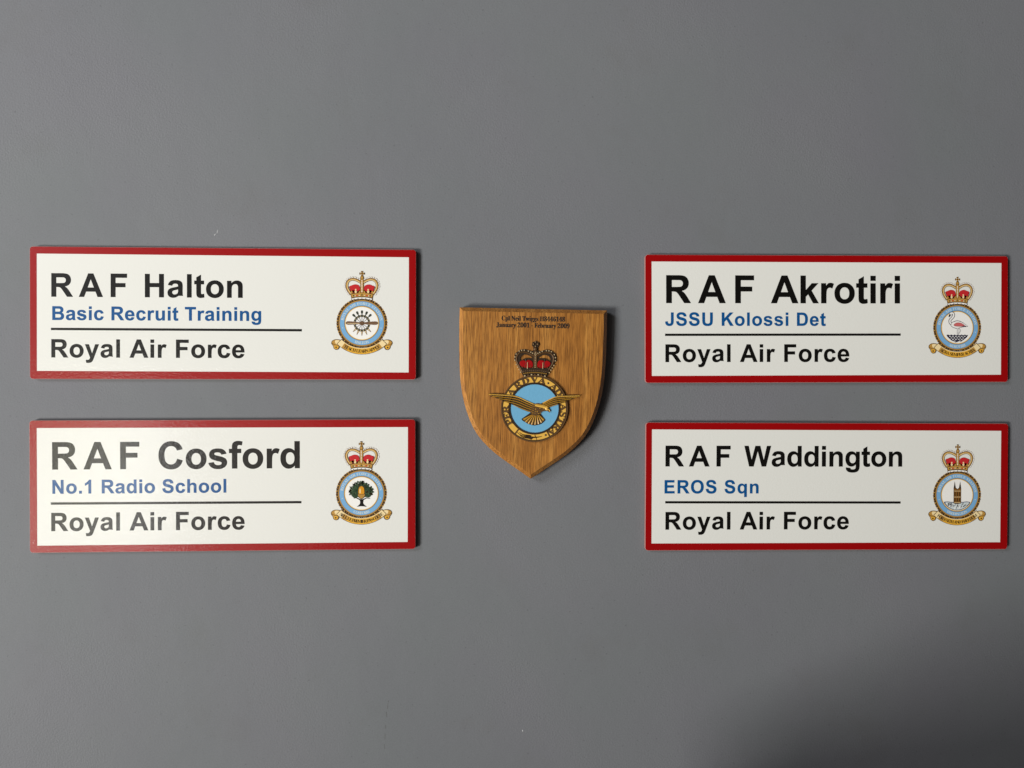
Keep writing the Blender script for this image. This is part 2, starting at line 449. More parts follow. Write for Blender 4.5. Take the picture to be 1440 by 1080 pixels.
# ------------------------------------------------------------------ lettering
SANS = {  # heavy grotesque letters, 2048 units per em: advance, outline (M/L straight, Q curve)
'R': (1479, "M150 0L150 1466L773 1466Q1008 1466 1114 1426Q1221 1387 1285 1286Q1349 1185 1349 1055Q1349 890 1252 782Q1155 675 962 647Q1058 591 1120 524Q1183 457 1289 286L1468 0L1114 0L900 319Q786 490 744 534Q702 579 655 595Q608 612 506 612L446 612L446 0ZM446 846L665 846Q878 846 931 864Q984 882 1014 926Q1044 970 1044 1036Q1044 1110 1004 1155Q965 1201 893 1213Q857 1218 677 1218L446 1218Z"),
'A': (1479, "M1471 0L1149 0L1021 333L435 333L314 0L0 0L571 1466L884 1466ZM926 580L724 1124L526 580Z"),
'F': (1251, "M150 0L150 1466L1155 1466L1155 1218L446 1218L446 871L1058 871L1058 623L446 623L446 0Z"),
'H': (1479, "M150 0L150 1466L446 1466L446 889L1026 889L1026 1466L1322 1466L1322 0L1026 0L1026 641L446 641L446 0Z"),
'B': (1479, "M150 1466L736 1466Q910 1466 995 1451Q1081 1437 1148 1391Q1216 1345 1261 1268Q1306 1192 1306 1097Q1306 994 1250 908Q1195 822 1100 779Q1234 740 1306 646Q1378 552 1378 425Q1378 325 1331 230Q1285 136 1204 79Q1124 23 1006 10Q932 2 649 0L150 0ZM446 1222L446 883L640 883Q813 883 855 888Q931 897 974 940Q1018 984 1018 1055Q1018 1123 980 1165Q943 1208 869 1217Q825 1222 616 1222ZM446 639L446 247L720 247Q880 247 923 256Q989 268 1030 314Q1072 361 1072 439Q1072 505 1040 551Q1008 597 947 618Q887 639 685 639Z"),
'C': (1479, "M1087 539L1374 448Q1308 208 1154 91Q1001 -25 765 -25Q473 -25 285 174Q97 374 97 720Q97 1086 286 1288Q475 1491 783 1491Q1052 1491 1220 1332Q1320 1238 1370 1062L1077 992Q1051 1106 968 1172Q886 1238 768 1238Q605 1238 503 1121Q402 1004 402 742Q402 464 502 346Q602 228 762 228Q880 228 965 303Q1050 378 1087 539Z"),
'D': (1479, "M150 1466L691 1466Q874 1466 970 1438Q1099 1400 1191 1303Q1283 1206 1331 1065Q1379 925 1379 719Q1379 538 1334 407Q1279 247 1177 148Q1100 73 969 31Q871 0 707 0L150 0ZM446 1218L446 247L667 247Q791 247 846 261Q918 279 965 322Q1013 365 1043 463Q1073 562 1073 732Q1073 902 1043 993Q1013 1084 959 1135Q905 1186 822 1204Q760 1218 579 1218Z"),
'E': (1366, "M149 0L149 1466L1236 1466L1236 1218L445 1218L445 893L1181 893L1181 646L445 646L445 247L1264 247L1264 0Z"),
'J': (1139, "M704 1466L1000 1466L1000 538Q1000 356 968 258Q925 130 812 52Q699 -25 514 -25Q297 -25 180 96Q63 218 62 453L342 485Q347 359 379 307Q427 228 525 228Q624 228 665 284Q706 341 704 519Z"),
'K': (1479, "M150 0L150 1466L446 1466L446 815L1044 1466L1442 1466L890 895L1472 0L1089 0L686 688L446 443L446 0Z"),
'N': (1479, "M150 0L150 1466L438 1466L1038 487L1038 1466L1313 1466L1313 0L1016 0L425 956L425 0Z"),
'O': (1593, "M89 724Q89 948 156 1100Q206 1212 292 1301Q379 1390 482 1433Q619 1491 798 1491Q1122 1491 1316 1290Q1511 1089 1511 731Q1511 376 1318 175Q1125 -25 802 -25Q475 -25 282 174Q89 374 89 724ZM394 734Q394 485 509 356Q624 228 801 228Q978 228 1091 355Q1205 483 1205 738Q1205 990 1094 1114Q984 1238 801 1238Q618 1238 506 1112Q394 987 394 734Z"),
'S': (1366, "M74 477L362 505Q388 360 467 292Q547 224 682 224Q825 224 897 284Q970 345 970 426Q970 478 939 514Q909 551 833 578Q781 596 596 642Q358 701 262 787Q127 908 127 1082Q127 1194 190 1291Q254 1389 373 1440Q493 1491 662 1491Q938 1491 1077 1370Q1217 1249 1224 1047L928 1034Q909 1147 846 1196Q784 1246 659 1246Q530 1246 457 1193Q410 1159 410 1102Q410 1050 454 1013Q510 966 726 915Q942 864 1045 809Q1149 755 1207 660Q1266 566 1266 427Q1266 301 1196 191Q1126 81 998 27Q870 -26 679 -26Q401 -26 252 102Q103 231 74 477Z"),
'T': (1251, "M479 0L479 1218L44 1218L44 1466L1209 1466L1209 1218L775 1218L775 0Z"),
'U': (1479, "M147 1466L443 1466L443 672Q443 483 454 427Q473 337 544 282Q616 228 740 228Q866 228 930 279Q994 331 1007 406Q1020 481 1020 655L1020 1466L1316 1466L1316 696Q1316 432 1292 323Q1268 214 1203 139Q1139 64 1031 19Q923 -25 749 -25Q539 -25 430 23Q322 72 259 149Q196 227 176 312Q147 438 147 684Z"),
'W': (1933, "M357 0L7 1466L310 1466L531 459L799 1466L1151 1466L1408 442L1633 1466L1931 1466L1575 0L1261 0L969 1096L678 0Z"),
'a': (1139, "M357 738L102 784Q145 938 250 1012Q355 1086 562 1086Q750 1086 842 1041Q934 997 971 928Q1009 860 1009 677L1006 349Q1006 209 1019 142Q1033 76 1070 0L792 0Q781 28 765 83Q758 108 755 116Q683 46 601 11Q519 -24 426 -24Q262 -24 167 65Q73 154 73 290Q73 380 116 450Q159 521 236 558Q314 596 460 624Q657 661 733 693L733 721Q733 802 693 836Q653 871 542 871Q467 871 425 841Q383 812 357 738ZM733 510Q679 492 562 467Q445 442 409 418Q354 379 354 319Q354 260 398 217Q442 174 510 174Q586 174 655 224Q706 262 722 317Q733 353 733 454Z"),
'c': (1139, "M1073 748L796 698Q782 781 732 823Q683 865 604 865Q499 865 436 792Q374 720 374 550Q374 361 437 283Q501 205 608 205Q688 205 739 250Q790 296 811 407L1087 360Q1044 170 922 73Q800 -24 595 -24Q362 -24 223 123Q85 270 85 530Q85 793 224 939Q363 1086 600 1086Q794 1086 908 1002Q1023 919 1073 748Z"),
'd': (1251, "M1122 0L861 0L861 156Q796 65 707 20Q619 -24 529 -24Q346 -24 215 123Q85 271 85 535Q85 805 212 945Q339 1086 533 1086Q711 1086 841 938L841 1466L1122 1466ZM372 554Q372 384 419 308Q487 198 609 198Q706 198 774 280Q842 363 842 527Q842 710 776 790Q710 871 607 871Q507 871 439 791Q372 712 372 554Z"),
'e': (1139, "M762 338L1042 291Q988 137 871 56Q755 -24 580 -24Q303 -24 170 157Q65 302 65 523Q65 787 203 936Q341 1086 552 1086Q789 1086 926 929Q1063 773 1057 450L353 450Q356 325 421 255Q486 186 583 186Q649 186 694 222Q739 258 762 338ZM778 622Q775 744 715 807Q655 871 569 871Q477 871 417 804Q357 737 358 622Z"),
'f': (682, "M24 1062L180 1062L180 1142Q180 1276 208 1342Q237 1408 313 1449Q390 1491 507 1491Q627 1491 742 1455L704 1259Q637 1275 575 1275Q514 1275 487 1246Q461 1218 461 1137L461 1062L671 1062L671 841L461 841L461 0L180 0L180 841L24 841Z"),
'g': (1251, "M121 -70L442 -109Q450 -165 479 -186Q519 -216 605 -216Q715 -216 770 -183Q807 -161 826 -112Q839 -77 839 17L839 172Q713 0 521 0Q307 0 182 181Q84 324 84 537Q84 804 212 945Q341 1086 532 1086Q729 1086 857 913L857 1062L1120 1062L1120 109Q1120 -79 1089 -172Q1058 -265 1002 -318Q946 -371 852 -401Q759 -431 616 -431Q346 -431 233 -338Q120 -246 120 -104Q120 -90 121 -70ZM372 553Q372 384 437 305Q503 227 599 227Q702 227 773 307Q844 388 844 546Q844 711 776 791Q708 871 604 871Q503 871 437 792Q372 714 372 553Z"),
'h': (1251, "M430 1466L430 927Q566 1086 755 1086Q852 1086 930 1050Q1008 1014 1047 958Q1087 902 1101 834Q1116 766 1116 623L1116 0L835 0L835 561Q835 728 819 773Q803 818 762 844Q722 871 661 871Q591 871 536 837Q481 803 455 734Q430 666 430 532L430 0L149 0L149 1466Z"),
'i': (569, "M147 1206L147 1466L428 1466L428 1206Z|M147 0L147 1062L428 1062L428 0Z"),
'l': (569, "M147 0L147 1466L428 1466L428 0Z"),
'k': (1139, "M137 0L137 1466L418 1466L418 688L747 1062L1093 1062L730 674L1119 0L816 0L549 477L418 340L418 0Z"),
'n': (1251, "M1113 0L832 0L832 542Q832 714 814 764Q796 815 755 843Q715 871 658 871Q585 871 527 831Q469 791 447 725Q426 659 426 481L426 0L145 0L145 1062L406 1062L406 906Q545 1086 756 1086Q849 1086 926 1052Q1003 1019 1042 967Q1082 915 1097 849Q1113 783 1113 660Z"),
'o': (1251, "M82 546Q82 686 151 817Q220 948 346 1017Q473 1086 629 1086Q870 1086 1024 929Q1178 773 1178 534Q1178 293 1022 134Q867 -24 631 -24Q485 -24 352 42Q220 108 151 235Q82 363 82 546ZM370 531Q370 373 445 289Q520 205 630 205Q740 205 814 289Q889 373 889 533Q889 689 814 773Q740 857 630 857Q520 857 445 773Q370 689 370 531Z"),
'q': (1251, "M842 -404L842 116Q787 50 706 13Q626 -24 533 -24Q346 -24 215 123Q85 271 85 535Q85 790 215 938Q345 1086 541 1086Q654 1086 735 1040Q816 994 877 900L877 1062L1124 1062L1124 -404ZM372 554Q372 384 419 308Q487 198 609 198Q706 198 774 280Q842 363 842 527Q842 710 776 790Q710 871 607 871Q507 871 439 791Q372 712 372 554Z"),
'r': (797, "M416 0L135 0L135 1062L396 1062L396 911Q463 1018 516 1052Q570 1086 638 1086Q734 1086 823 1033L736 788Q665 834 604 834Q545 834 504 801Q463 769 439 684Q416 599 416 328Z"),
's': (1139, "M48 303L330 346Q348 264 403 221Q458 179 557 179Q666 179 721 219Q758 247 758 294Q758 326 738 347Q717 367 644 384Q304 459 213 521Q87 607 87 760Q87 898 196 992Q305 1086 534 1086Q752 1086 858 1015Q964 944 1004 805L739 756Q722 818 674 851Q627 884 539 884Q428 884 380 853Q348 831 348 796Q348 766 376 745Q414 717 638 666Q863 615 952 541Q1040 466 1040 332Q1040 186 918 81Q796 -24 557 -24Q340 -24 213 64Q87 152 48 303Z"),
't': (682, "M634 1062L634 838L442 838L442 410Q442 280 447 258Q453 237 472 223Q492 209 520 209Q559 209 633 236L657 18Q559 -24 435 -24Q359 -24 298 1Q237 27 208 67Q180 108 169 177Q160 226 160 375L160 838L31 838L31 1062L160 1062L160 1273L442 1437L442 1062Z"),
'u': (1251, "M844 0L844 159Q786 74 691 25Q597 -24 492 -24Q385 -24 300 23Q215 70 177 155Q139 240 139 390L139 1062L420 1062L420 574Q420 350 435 299Q451 249 492 219Q533 190 596 190Q668 190 725 229Q782 269 803 327Q824 386 824 614L824 1062L1105 1062L1105 0Z"),
'y': (1139, "M14 1062L313 1062L567 308L815 1062L1106 1062L731 40L664 -145Q627 -238 593 -287Q560 -336 516 -366Q473 -397 409 -414Q346 -431 266 -431Q185 -431 107 -414L82 -194Q148 -207 201 -207Q299 -207 346 -149Q393 -92 418 -3Z"),
'.': (569, "M147 0L147 281L428 281L428 0Z"),
'1': (1139, "M806 0L525 0L525 1059Q371 915 162 846L162 1101Q272 1137 401 1237Q530 1338 578 1472L806 1472Z"),
' ': (569, ""),
}
SERIF = {
 ' ': (175, ''),
 '-': (216, '27,154 27,206 189,206 189,154'),
 '.': (180, '74,-7 51,15 51,57 74,79 106,79 129,57 129,15 106,-7'),
 '0': (375, '188,-7 133,1 91,24 60,61 39,111 27,171 27,311 39,371 60,420 91,456 133,479 189,486 242,479 283,456 314,419 336,370 353,240 336,110 314,61 283,24 241,1;188,37 219,50 237,91 246,155 246,326 237,390 219,429 189,443 157,429 139,390 130,326 130,155 139,91 157,50'),
 '1': (375, '65,0 65,36 135,38 152,58 154,416 87,351 52,349 31,375 28,396 101,426 179,482 254,482 254,79 261,47 271,38 343,36 343,0'),
 '2': (375, '24,0 24,69 160,210 206,277 218,307 223,405 196,441 174,445 145,438 126,416 112,329 50,344 32,365 26,396 43,441 92,474 174,486 240,479 288,456 318,421 328,375 308,306 268,252 87,74 263,77 292,101 305,141 345,141 341,0'),
 '4': (375, '121,0 121,36 179,44 191,58 195,125 9,125 9,166 199,480 293,480 293,169 363,169 363,125 293,125 297,58 309,44 357,36 357,0;56,169 195,169 199,416 182,380'),
 '6': (375, '197,-7 150,-1 109,18 76,49 51,93 35,151 30,222 42,325 77,409 137,466 176,481 261,484 291,476 329,449 338,431 336,393 322,376 298,364 260,360 251,419 232,443 216,447 180,435 152,401 134,345 125,269 161,286 218,294 273,285 315,258 343,214 352,155 342,90 313,38 264,5;199,38 222,44 239,64 251,98 250,196 238,228 219,247 193,253 154,243 125,221 131,138 147,81 170,48'),
 '8': (375, '183,-7 91,11 60,31 38,57 20,122 27,162 47,193 119,242 83,267 41,327 39,395 70,449 99,469 140,482 191,486 254,478 299,453 325,415 334,369 328,333 310,305 244,260 296,230 330,199 349,166 355,127 344,71 310,29 256,2;203,283 239,317 250,370 243,407 222,436 187,447 163,442 145,426 130,372 135,341 149,318;187,32 218,37 241,55 257,82 262,116 256,146 239,170 164,216 126,178 111,120 116,84 132,56 156,38'),
 '9': (375, '152,-7 88,4 53,33 42,69 50,94 75,107 103,56 126,41 156,36 223,84 251,230 234,212 186,188 155,185 103,194 60,220 33,264 24,324 28,369 42,409 64,441 95,466 133,481 177,486 223,480 264,463 298,433 323,390 340,332 343,207 321,111 274,39 241,14 200,-2;184,233 224,245 251,278 245,352 231,403 209,432 181,441 156,434 137,413 125,377 121,328 137,257'),
 'A': (437, '-9,0 -9,18 24,30 206,466 224,465 411,34 443,18 443,0 229,0 229,18 270,25 283,46 253,132 103,132 75,48 87,26 128,18 128,0;113,161 242,161 177,319'),
 'C': (468, '257,-11 193,-3 137,20 91,56 56,104 34,162 26,228 34,294 56,351 92,399 139,435 195,458 259,465 309,459 388,435 408,443 419,465 437,465 437,308 420,308 392,364 356,407 313,434 265,443 174,389 144,226 177,74 278,24 318,29 358,45 428,106 447,89 365,14'),
 'D': (496, '20,0 20,17 63,30 71,46 71,407 61,426 15,439 15,455 222,455 328,441 405,396 452,325 468,228 408,57 228,0;222,24 279,37 319,75 343,139 351,229 319,382 223,433 190,423 184,409 184,48 190,34'),
 'E': (442, '14,0 14,17 62,30 72,48 72,405 62,425 16,439 16,455 399,455 399,320 383,320 369,373 340,406 295,424 200,428 186,417 183,246 232,252 259,269 277,300 288,345 304,345 304,118 287,118 273,181 241,213 183,222 185,47 206,29 276,30 345,53 371,75 411,143 430,143 402,0'),
 'F': (404, '15,0 15,17 62,34 72,53 71,405 61,423 14,439 14,455 394,455 394,320 377,320 369,357 336,406 275,428 191,427 183,412 182,247 229,253 256,270 274,301 284,347 302,347 302,118 285,118 274,168 257,200 229,218 182,224 183,59 196,31 257,17 257,0'),
 'G': (508, '268,-10 200,-3 141,19 93,55 57,103 35,161 28,229 35,295 57,352 93,399 139,435 195,458 257,465 311,459 379,437 406,443 419,465 437,465 437,308 420,308 382,379 357,406 299,439 267,443 176,389 146,228 154,135 180,67 221,26 275,13 308,16 328,27 339,45 339,154 329,170 275,182 275,198 500,198 500,182 457,171 449,155 446,29 357,0'),
 'H': (523, '15,0 15,17 62,32 72,50 75,379 62,424 16,439 16,455 242,455 242,439 193,425 183,400 182,251 342,251 341,400 331,425 282,439 282,455 507,455 507,439 461,424 452,407 452,52 461,33 507,17 507,0 282,0 282,17 329,31 339,49 342,221 182,221 185,50 194,32 242,17 242,0'),
 'I': (261, '13,0 13,17 61,32 72,49 72,412 63,427 13,439 13,455 244,455 244,439 196,427 186,412 187,44 206,26 246,17 246,0'),
 'J': (330, '109,-65 51,-54 11,-22 0,-1 0,44 11,61 44,75 79,62 89,47 91,13 77,-19 84,-35 126,-36 139,-25 148,21 148,367 135,422 79,439 79,455 314,455 314,439 266,423 256,392 255,89 219,-27'),
 'K': (510, '16,0 16,17 63,32 72,50 72,406 63,424 17,439 17,455 242,455 242,439 205,432 187,415 183,234 342,398 349,418 334,434 291,439 291,455 486,455 486,439 415,419 345,361 271,285 463,46 487,25 519,17 519,0 281,0 281,17 322,21 334,34 199,214 183,198 186,50 195,32 242,17 242,0'),
 'L': (426, '15,0 15,17 62,32 72,50 75,379 62,425 16,439 16,455 250,455 250,439 196,427 183,401 185,47 191,37 214,28 278,31 345,56 370,80 409,154 427,154 402,0'),
 'M': (634, '14,0 14,17 61,32 72,50 74,402 64,426 15,439 15,455 185,455 317,142 449,455 617,455 617,439 573,423 563,405 561,61 571,31 617,17 617,0 396,0 396,17 433,25 450,44 455,399 288,0 270,0 105,389 109,48 120,30 169,17 169,0'),
 'N': (494, '403,-11 107,350 110,49 119,31 167,17 167,0 18,0 18,17 65,30 75,57 76,388 36,433 18,439 18,455 156,455 391,169 390,399 379,425 331,439 331,455 480,455 480,439 433,425 425,407 422,-11'),
 'O': (525, '261,-11 169,7 94,58 66,93 32,179 32,276 66,362 130,426 216,462 313,462 397,427 431,399 481,323 494,277 494,179 459,93 395,29 355,7;265,12 351,66 379,228 371,321 348,389 310,430 260,443 174,389 145,228 153,135 177,67 215,26'),
 'P': (418, '15,0 15,17 62,32 72,50 75,379 62,424 16,439 16,455 287,451 336,440 390,398 409,332 398,280 367,240 314,214 182,206 185,50 194,32 242,17 242,0;182,230 244,235 272,253 287,283 288,375 275,406 252,425 216,431 189,424'),
 'R': (473, '15,0 15,17 62,32 72,50 75,379 62,424 16,439 16,455 305,448 367,426 405,388 417,334 392,265 315,224 452,26 480,17 480,0 338,0 201,212 182,212 185,50 194,32 242,17 242,0;182,234 249,240 280,258 298,290 304,336 284,407 224,431 190,422 184,409'),
 'S': (390, '43,-11 43,158 62,158 83,94 111,50 149,24 197,15 231,20 257,36 273,60 279,89 265,129 225,160 112,221 77,253 56,289 54,370 67,403 115,449 148,462 206,465 300,445 313,450 320,466 339,466 339,319 322,319 293,385 248,429 194,445 163,440 125,406 124,356 159,319 290,253 337,211 350,188 359,133 354,93 339,58 314,29 240,-6 158,-8 85,12 69,7 61,-11'),
 'T': (423, '92,0 92,17 142,31 152,50 156,433 102,426 65,403 41,367 29,318 11,318 11,455 410,455 410,317 394,317 357,404 263,433 267,49 276,30 328,17 328,0'),
 'U': (492, '248,-13 168,-2 114,29 83,81 73,155 70,406 61,424 15,439 15,455 240,455 240,439 202,432 185,415 186,88 203,51 232,29 275,22 363,56 392,159 389,406 379,423 328,439 328,455 474,455 474,439 433,421 425,404 422,181 412,92 380,32 325,-2'),
 'V': (428, '212,-13 22,420 -14,439 -14,455 211,455 211,439 166,432 152,410 259,143 355,409 342,432 299,439 299,455 442,455 442,439 423,436 395,411 230,-13'),
 'W': (611, '171,-11 15,427 -15,439 -15,455 181,455 181,439 150,432 142,394 223,153 301,353 278,418 267,429 229,439 229,455 439,455 439,439 404,432 393,412 474,166 547,391 546,421 538,430 503,439 503,455 624,455 624,439 607,433 584,404 446,-11 428,-11 316,309 190,-11'),
 'Y': (426, '101,0 101,17 148,32 157,50 161,179 29,414 7,433 -13,438 -13,455 207,455 207,438 179,436 158,425 158,405 248,226 345,389 349,408 336,430 295,438 295,455 439,455 439,438 423,434 396,411 268,203 271,50 280,32 328,17 328,0'),
 'a': (344, '255,-10 216,1 200,35 151,2 95,-9 64,-4 40,11 25,34 20,63 31,104 63,136 119,164 199,190 196,266 187,282 148,296 115,290 104,274 121,243 120,215 110,202 77,191 45,203 33,236 37,259 69,295 126,316 223,312 263,292 285,259 293,210 293,48 304,34 320,42 329,28 294,-1;162,35 199,63 199,169 138,139 118,84 126,46'),
 'b': (361, '43,-11 37,428 8,439 8,455 138,455 138,279 175,308 221,318 284,299 308,276 338,208 337,118 323,75 300,40 270,13 233,-4 192,-10 148,-1 105,28 53,-11;183,14 213,23 232,49 242,95 242,213 231,251 212,273 184,280 155,270 138,242 138,69 149,28'),
 'e': (301, '154,-10 117,-5 85,10 58,35 37,69 19,157 24,201 59,273 87,298 120,313 157,318 209,309 249,280 274,234 283,166 117,166 138,73 199,42 237,53 270,86 285,73 228,11;116,192 201,192 193,277 181,292 161,297 127,274'),
 'g': (327, '146,-140 89,-136 48,-122 22,-100 14,-75 28,-46 69,-26 35,-1 24,30 28,54 42,74 102,110 42,150 22,212 27,242 60,289 120,315 196,315 233,304 317,304 317,268 268,268 286,237 288,176 258,131 205,106 126,102 104,84 101,71 111,55 223,47 285,29 303,13 316,-37 305,-80 272,-113 219,-133;157,124 178,130 197,173 197,249 178,292 137,292 124,276 114,211 124,146 137,130;161,-116 238,-104 263,-66 260,-51 231,-36 97,-34 79,-52 73,-73 79,-89 122,-113'),
 'i': (198, '101,362 65,376 50,412 65,449 81,460 120,460 137,449 151,412 136,376;18,0 18,16 35,19 51,37 47,285 20,293 21,310 148,310 148,56 154,26 180,16 180,0'),
 'l': (199, '18,0 18,16 35,19 51,37 47,429 20,439 20,455 148,455 148,56 154,26 180,16 180,0'),
 'n': (381, '18,0 18,16 35,19 51,37 46,284 19,294 19,310 148,310 148,267 190,306 243,318 309,292 330,212 337,26 363,16 363,0 202,0 202,16 228,26 235,56 234,241 219,268 203,271 173,262 148,235 154,26 180,16 180,0'),
 'p': (371, '17,-139 17,-124 47,-110 51,269 37,291 19,295 19,310 143,310 143,263 180,305 230,319 264,314 317,274 335,241 350,160 346,113 316,38 291,12 261,-5 227,-10 183,1 148,32 152,-99 167,-118 197,-123 197,-139;195,28 222,36 239,59 249,99 250,208 241,248 225,270 199,278 171,267 148,235 148,69 167,38'),
 'r': (287, '18,0 18,16 35,19 51,37 46,285 20,293 21,310 146,310 146,252 187,301 210,314 258,315 286,287 287,248 265,225 233,224 199,257 175,255 152,220 149,56 159,25 197,16 197,0'),
 's': (288, '151,-10 73,9 51,-9 36,-9 36,105 53,105 66,68 87,39 112,21 140,15 179,27 192,58 183,84 76,148 41,193 37,220 44,259 65,291 98,312 141,319 223,308 230,319 244,319 244,222 228,222 215,254 174,291 130,294 108,274 107,244 115,232 221,172 253,127 257,95 250,51 228,18 194,-3'),
 'u': (375, '131,-10 91,-3 65,17 51,51 44,268 29,291 11,294 11,310 142,310 144,58 162,38 205,43 228,66 221,283 189,294 189,310 324,310 331,39 360,30 360,13 228,-10 228,40 186,3'),
 'w': (435, '122,-10 12,276 -11,293 -11,310 138,310 138,293 120,289 114,276 167,127 211,235 190,288 168,295 168,310 323,310 323,293 302,288 296,276 336,141 386,266 380,289 356,295 356,310 445,310 445,295 433,292 418,273 304,-10 289,-10 223,197 140,-10'),
 'y': (300, '29,-137 -3,-107 -4,-67 18,-43 51,-42 72,-61 77,-96 99,-93 122,-60 140,-5 25,275 8,292 -5,293 -5,310 162,310 162,293 136,289 128,275 185,119 234,251 236,284 203,293 203,310 300,310 300,293 287,290 268,265 145,-65 113,-117 76,-138'),
}
import re


def parse_path(s):
    loops, cur = [], []
    for cmd, args in re.findall(r"([MLQZ])([^MLQZ]*)", s):
        a = [float(q) for q in args.split()]
        if cmd == 'M':
            cur = [(a[0], a[1])]
        elif cmd == 'L':
            cur.append((a[0], a[1]))
        elif cmd == 'Q':
            p = cur[-1]
            for i in range(1, 6):
                t = i / 5
                cur.append(((1 - t) ** 2 * p[0] + 2 * t * (1 - t) * a[0] + t * t * a[2],
                            (1 - t) ** 2 * p[1] + 2 * t * (1 - t) * a[1] + t * t * a[3]))
        else:
            if math.hypot(cur[0][0] - cur[-1][0], cur[0][1] - cur[-1][1]) < 1:
                cur.pop()
            loops.append(cur)
    return loops


def sans_glyph(c):
    adv, s = SANS[c]
    return adv, [parse_path(part) for part in s.split('|') if part]


def serif_glyph(c):
    adv, s = SERIF[c]
    if not s:
        return adv, []
    loops = [[tuple(float(q) for q in pt.split(',')) for pt in lp.split(' ')] for lp in s.split(';')]
    groups = []

    def inside(p, poly):
        r = False
        for i in range(len(poly)):
            (x1, y1), (x2, y2) = poly[i - 1], poly[i]
            if (y1 > p[1]) != (y2 > p[1]) and p[0] < (x2 - x1) * (p[1] - y1) / (y2 - y1) + x1:
                r = not r
        return r
    loops.sort(key=lambda q: -abs(area2(q)))
    for lp in loops:
        for g in groups:
            if inside(lp[0], g[0]):
                g.append(lp); break
        else:
            groups.append([lp])
    return adv, groups


SERIF_CAP = max(y for g in serif_glyph('H')[1] for lp in g for _, y in lp)


def sans_line(shape, text, x0, base, cap, mat, z, x1=None):
    """set a line from its left ink edge; x1 = right ink edge (spread as tracking)"""
    s = cap / 1466
    items, pen = [], 0
    for c in text:
        adv, groups = sans_glyph(c)
        items.append((pen, groups)); pen += adv
    allx = [p + x for p, g in items for q in g for lp in q for x, _ in lp]
    mn, mxx = min(allx), max(allx)
    track = 0
    if x1 is not None and len(text) > 1:
        track = ((x1 - x0) / s - (mxx - mn)) / (len(text) - 1)
    for i, (p, groups) in enumerate(items):
        for g in groups:
            L = [[((x + p - mn + i * track) * s + x0, y * s + base) for x, y in lp] for lp in g]
            shape.fill([inset(lp, -0.14 if j == 0 else 0.14) for j, lp in enumerate(L)], z, mat)


def serif_line(shape, text, x0, x1, base, cap, mat, z0, z1, heavy=0.0):
    s = cap / SERIF_CAP
    pen, items = 0, []
    for c in text:
        adv, g = serif_glyph(c); items.append((pen, g)); pen += adv
    kx = (x1 - x0) / (pen * s)
    for i, (p, groups) in enumerate(items):
        for g in groups:
            L = [[((x + p) * s * kx + x0, y * s + base) for x, y in lp] for lp in g]
            for j, dx in enumerate((-heavy, 0, heavy) if heavy else (0,)):
                shape.fill([[(x + dx, y) for x, y in lp] for lp in L], z1 + j * 0.004, mat)


def serif_arc(shape, text, r, a0, a1, cap, mat, z, z0=None, inward=False, cx=0, cy=0, s_out=1, ox=0, oy=0, glyph=serif_glyph, gcap=None, wide=1.0, bold=0):
    """letters centred on equal shares of the arc a0..a1 (degrees); inward = tops towards the centre"""
    s = cap / (gcap or SERIF_CAP)
    adv = [glyph(c)[0] for c in text]
    tot = sum(adv)
    pen = 0
    for c, ad in zip(text, adv):
        ang = R(a0 + (a1 - a0) * (pen + ad / 2) / tot)
        pen += ad
        rot = ang + math.pi / 2 if inward else ang - math.pi / 2
        ca, sa = math.cos(rot), math.sin(rot)
        px, py = cx + r * math.cos(ang), cy + r * math.sin(ang)
        for g in glyph(c)[1]:
            L = [[((px + ((x - ad / 2) * s * wide) * ca - y * s * sa) * s_out + ox,
                   (py + ((x - ad / 2) * s * wide) * sa + y * s * ca) * s_out + oy) for x, y in lp] for lp in g]
            if bold:
                L = [inset(lp, -bold if j == 0 else bold) for j, lp in enumerate(L)]
            if z0 is None:
                shape.fill(L, z, mat)
            else:
                shape.slab(L, z0, z, mat)


# ------------------------------------------------------------------ things


def thing(name, label, cat, loc, tilt=0.0, group=None):
    o = bpy.data.objects.new(name, None)
    o.empty_display_size = 0.02
    o.location = loc
    o.rotation_euler = (R(90), -tilt, 0)      # local x right, y up, z out of the wall
    o['label'] = label
    o['category'] = cat
    if group:
        o['group'] = group
    scene.collection.objects.link(o)
    return o


# ---- wall
MAT['wall'] = wall_mat()
w = Shape()
w.slab([(-1600, -1250), (1600, -1250), (1600, 1250), (-1600, 1250)], -120, 0, 'wall')
wall = w.build('wall')
wall.rotation_euler = (R(90), 0, 0)
wall['kind'] = 'structure'
MAT['chip'] = enamel_mat("bare_plaster_chip", (196, 196, 196), 0.7, 0, 0.1)
MAT['scuff'] = enamel_mat("scuffed_paint", (104, 104, 104), 0.8, 0, 0.1)
for (x, y, a, b, ang, mt) in [(-278.5, 156.5, 0.32, 2.6, -12, 'chip'), (-281, 153.5, 0.4, 1.4, -30, 'chip'), (44.4, -377.5, 0.5, 1.2, 10, 'chip'),
                              (-100.2, -349, 0.35, 4, -6, 'scuff'), (-101.5, -357, 0.3, 3, 8, 'scuff'), (-102.5, -371, 0.4, 2.2, 0, 'scuff'), (-103, -381, 0.35, 4, -3, 'scuff'), (-99.5, -343.5, 0.5, 1.0, 0, 'scuff'), (-103.5, -392, 0.3, 3, 4, 'scuff'),
                              (-186, -232, 0.3, 1.3, 40, 'scuff'), (95, -250, 0.5, 0.6, 0, 'scuff')]:
    c = Shape()
    n = 9
    pts = []
    for i in range(n):
        t = 2 * math.pi * i / n
        rr = random.uniform(0.7, 1.15)
        u, v = a * math.cos(t) * rr, b * math.sin(t) * rr
        pts.append((x + u * math.cos(R(ang)) - v * math.sin(R(ang)), y + u * math.sin(R(ang)) + v * math.cos(R(ang))))
    c.slab(pts, 0.0, 0.12, mt)
    c.build('paint_chip' if mt == 'chip' else 'paint_scratch', wall)

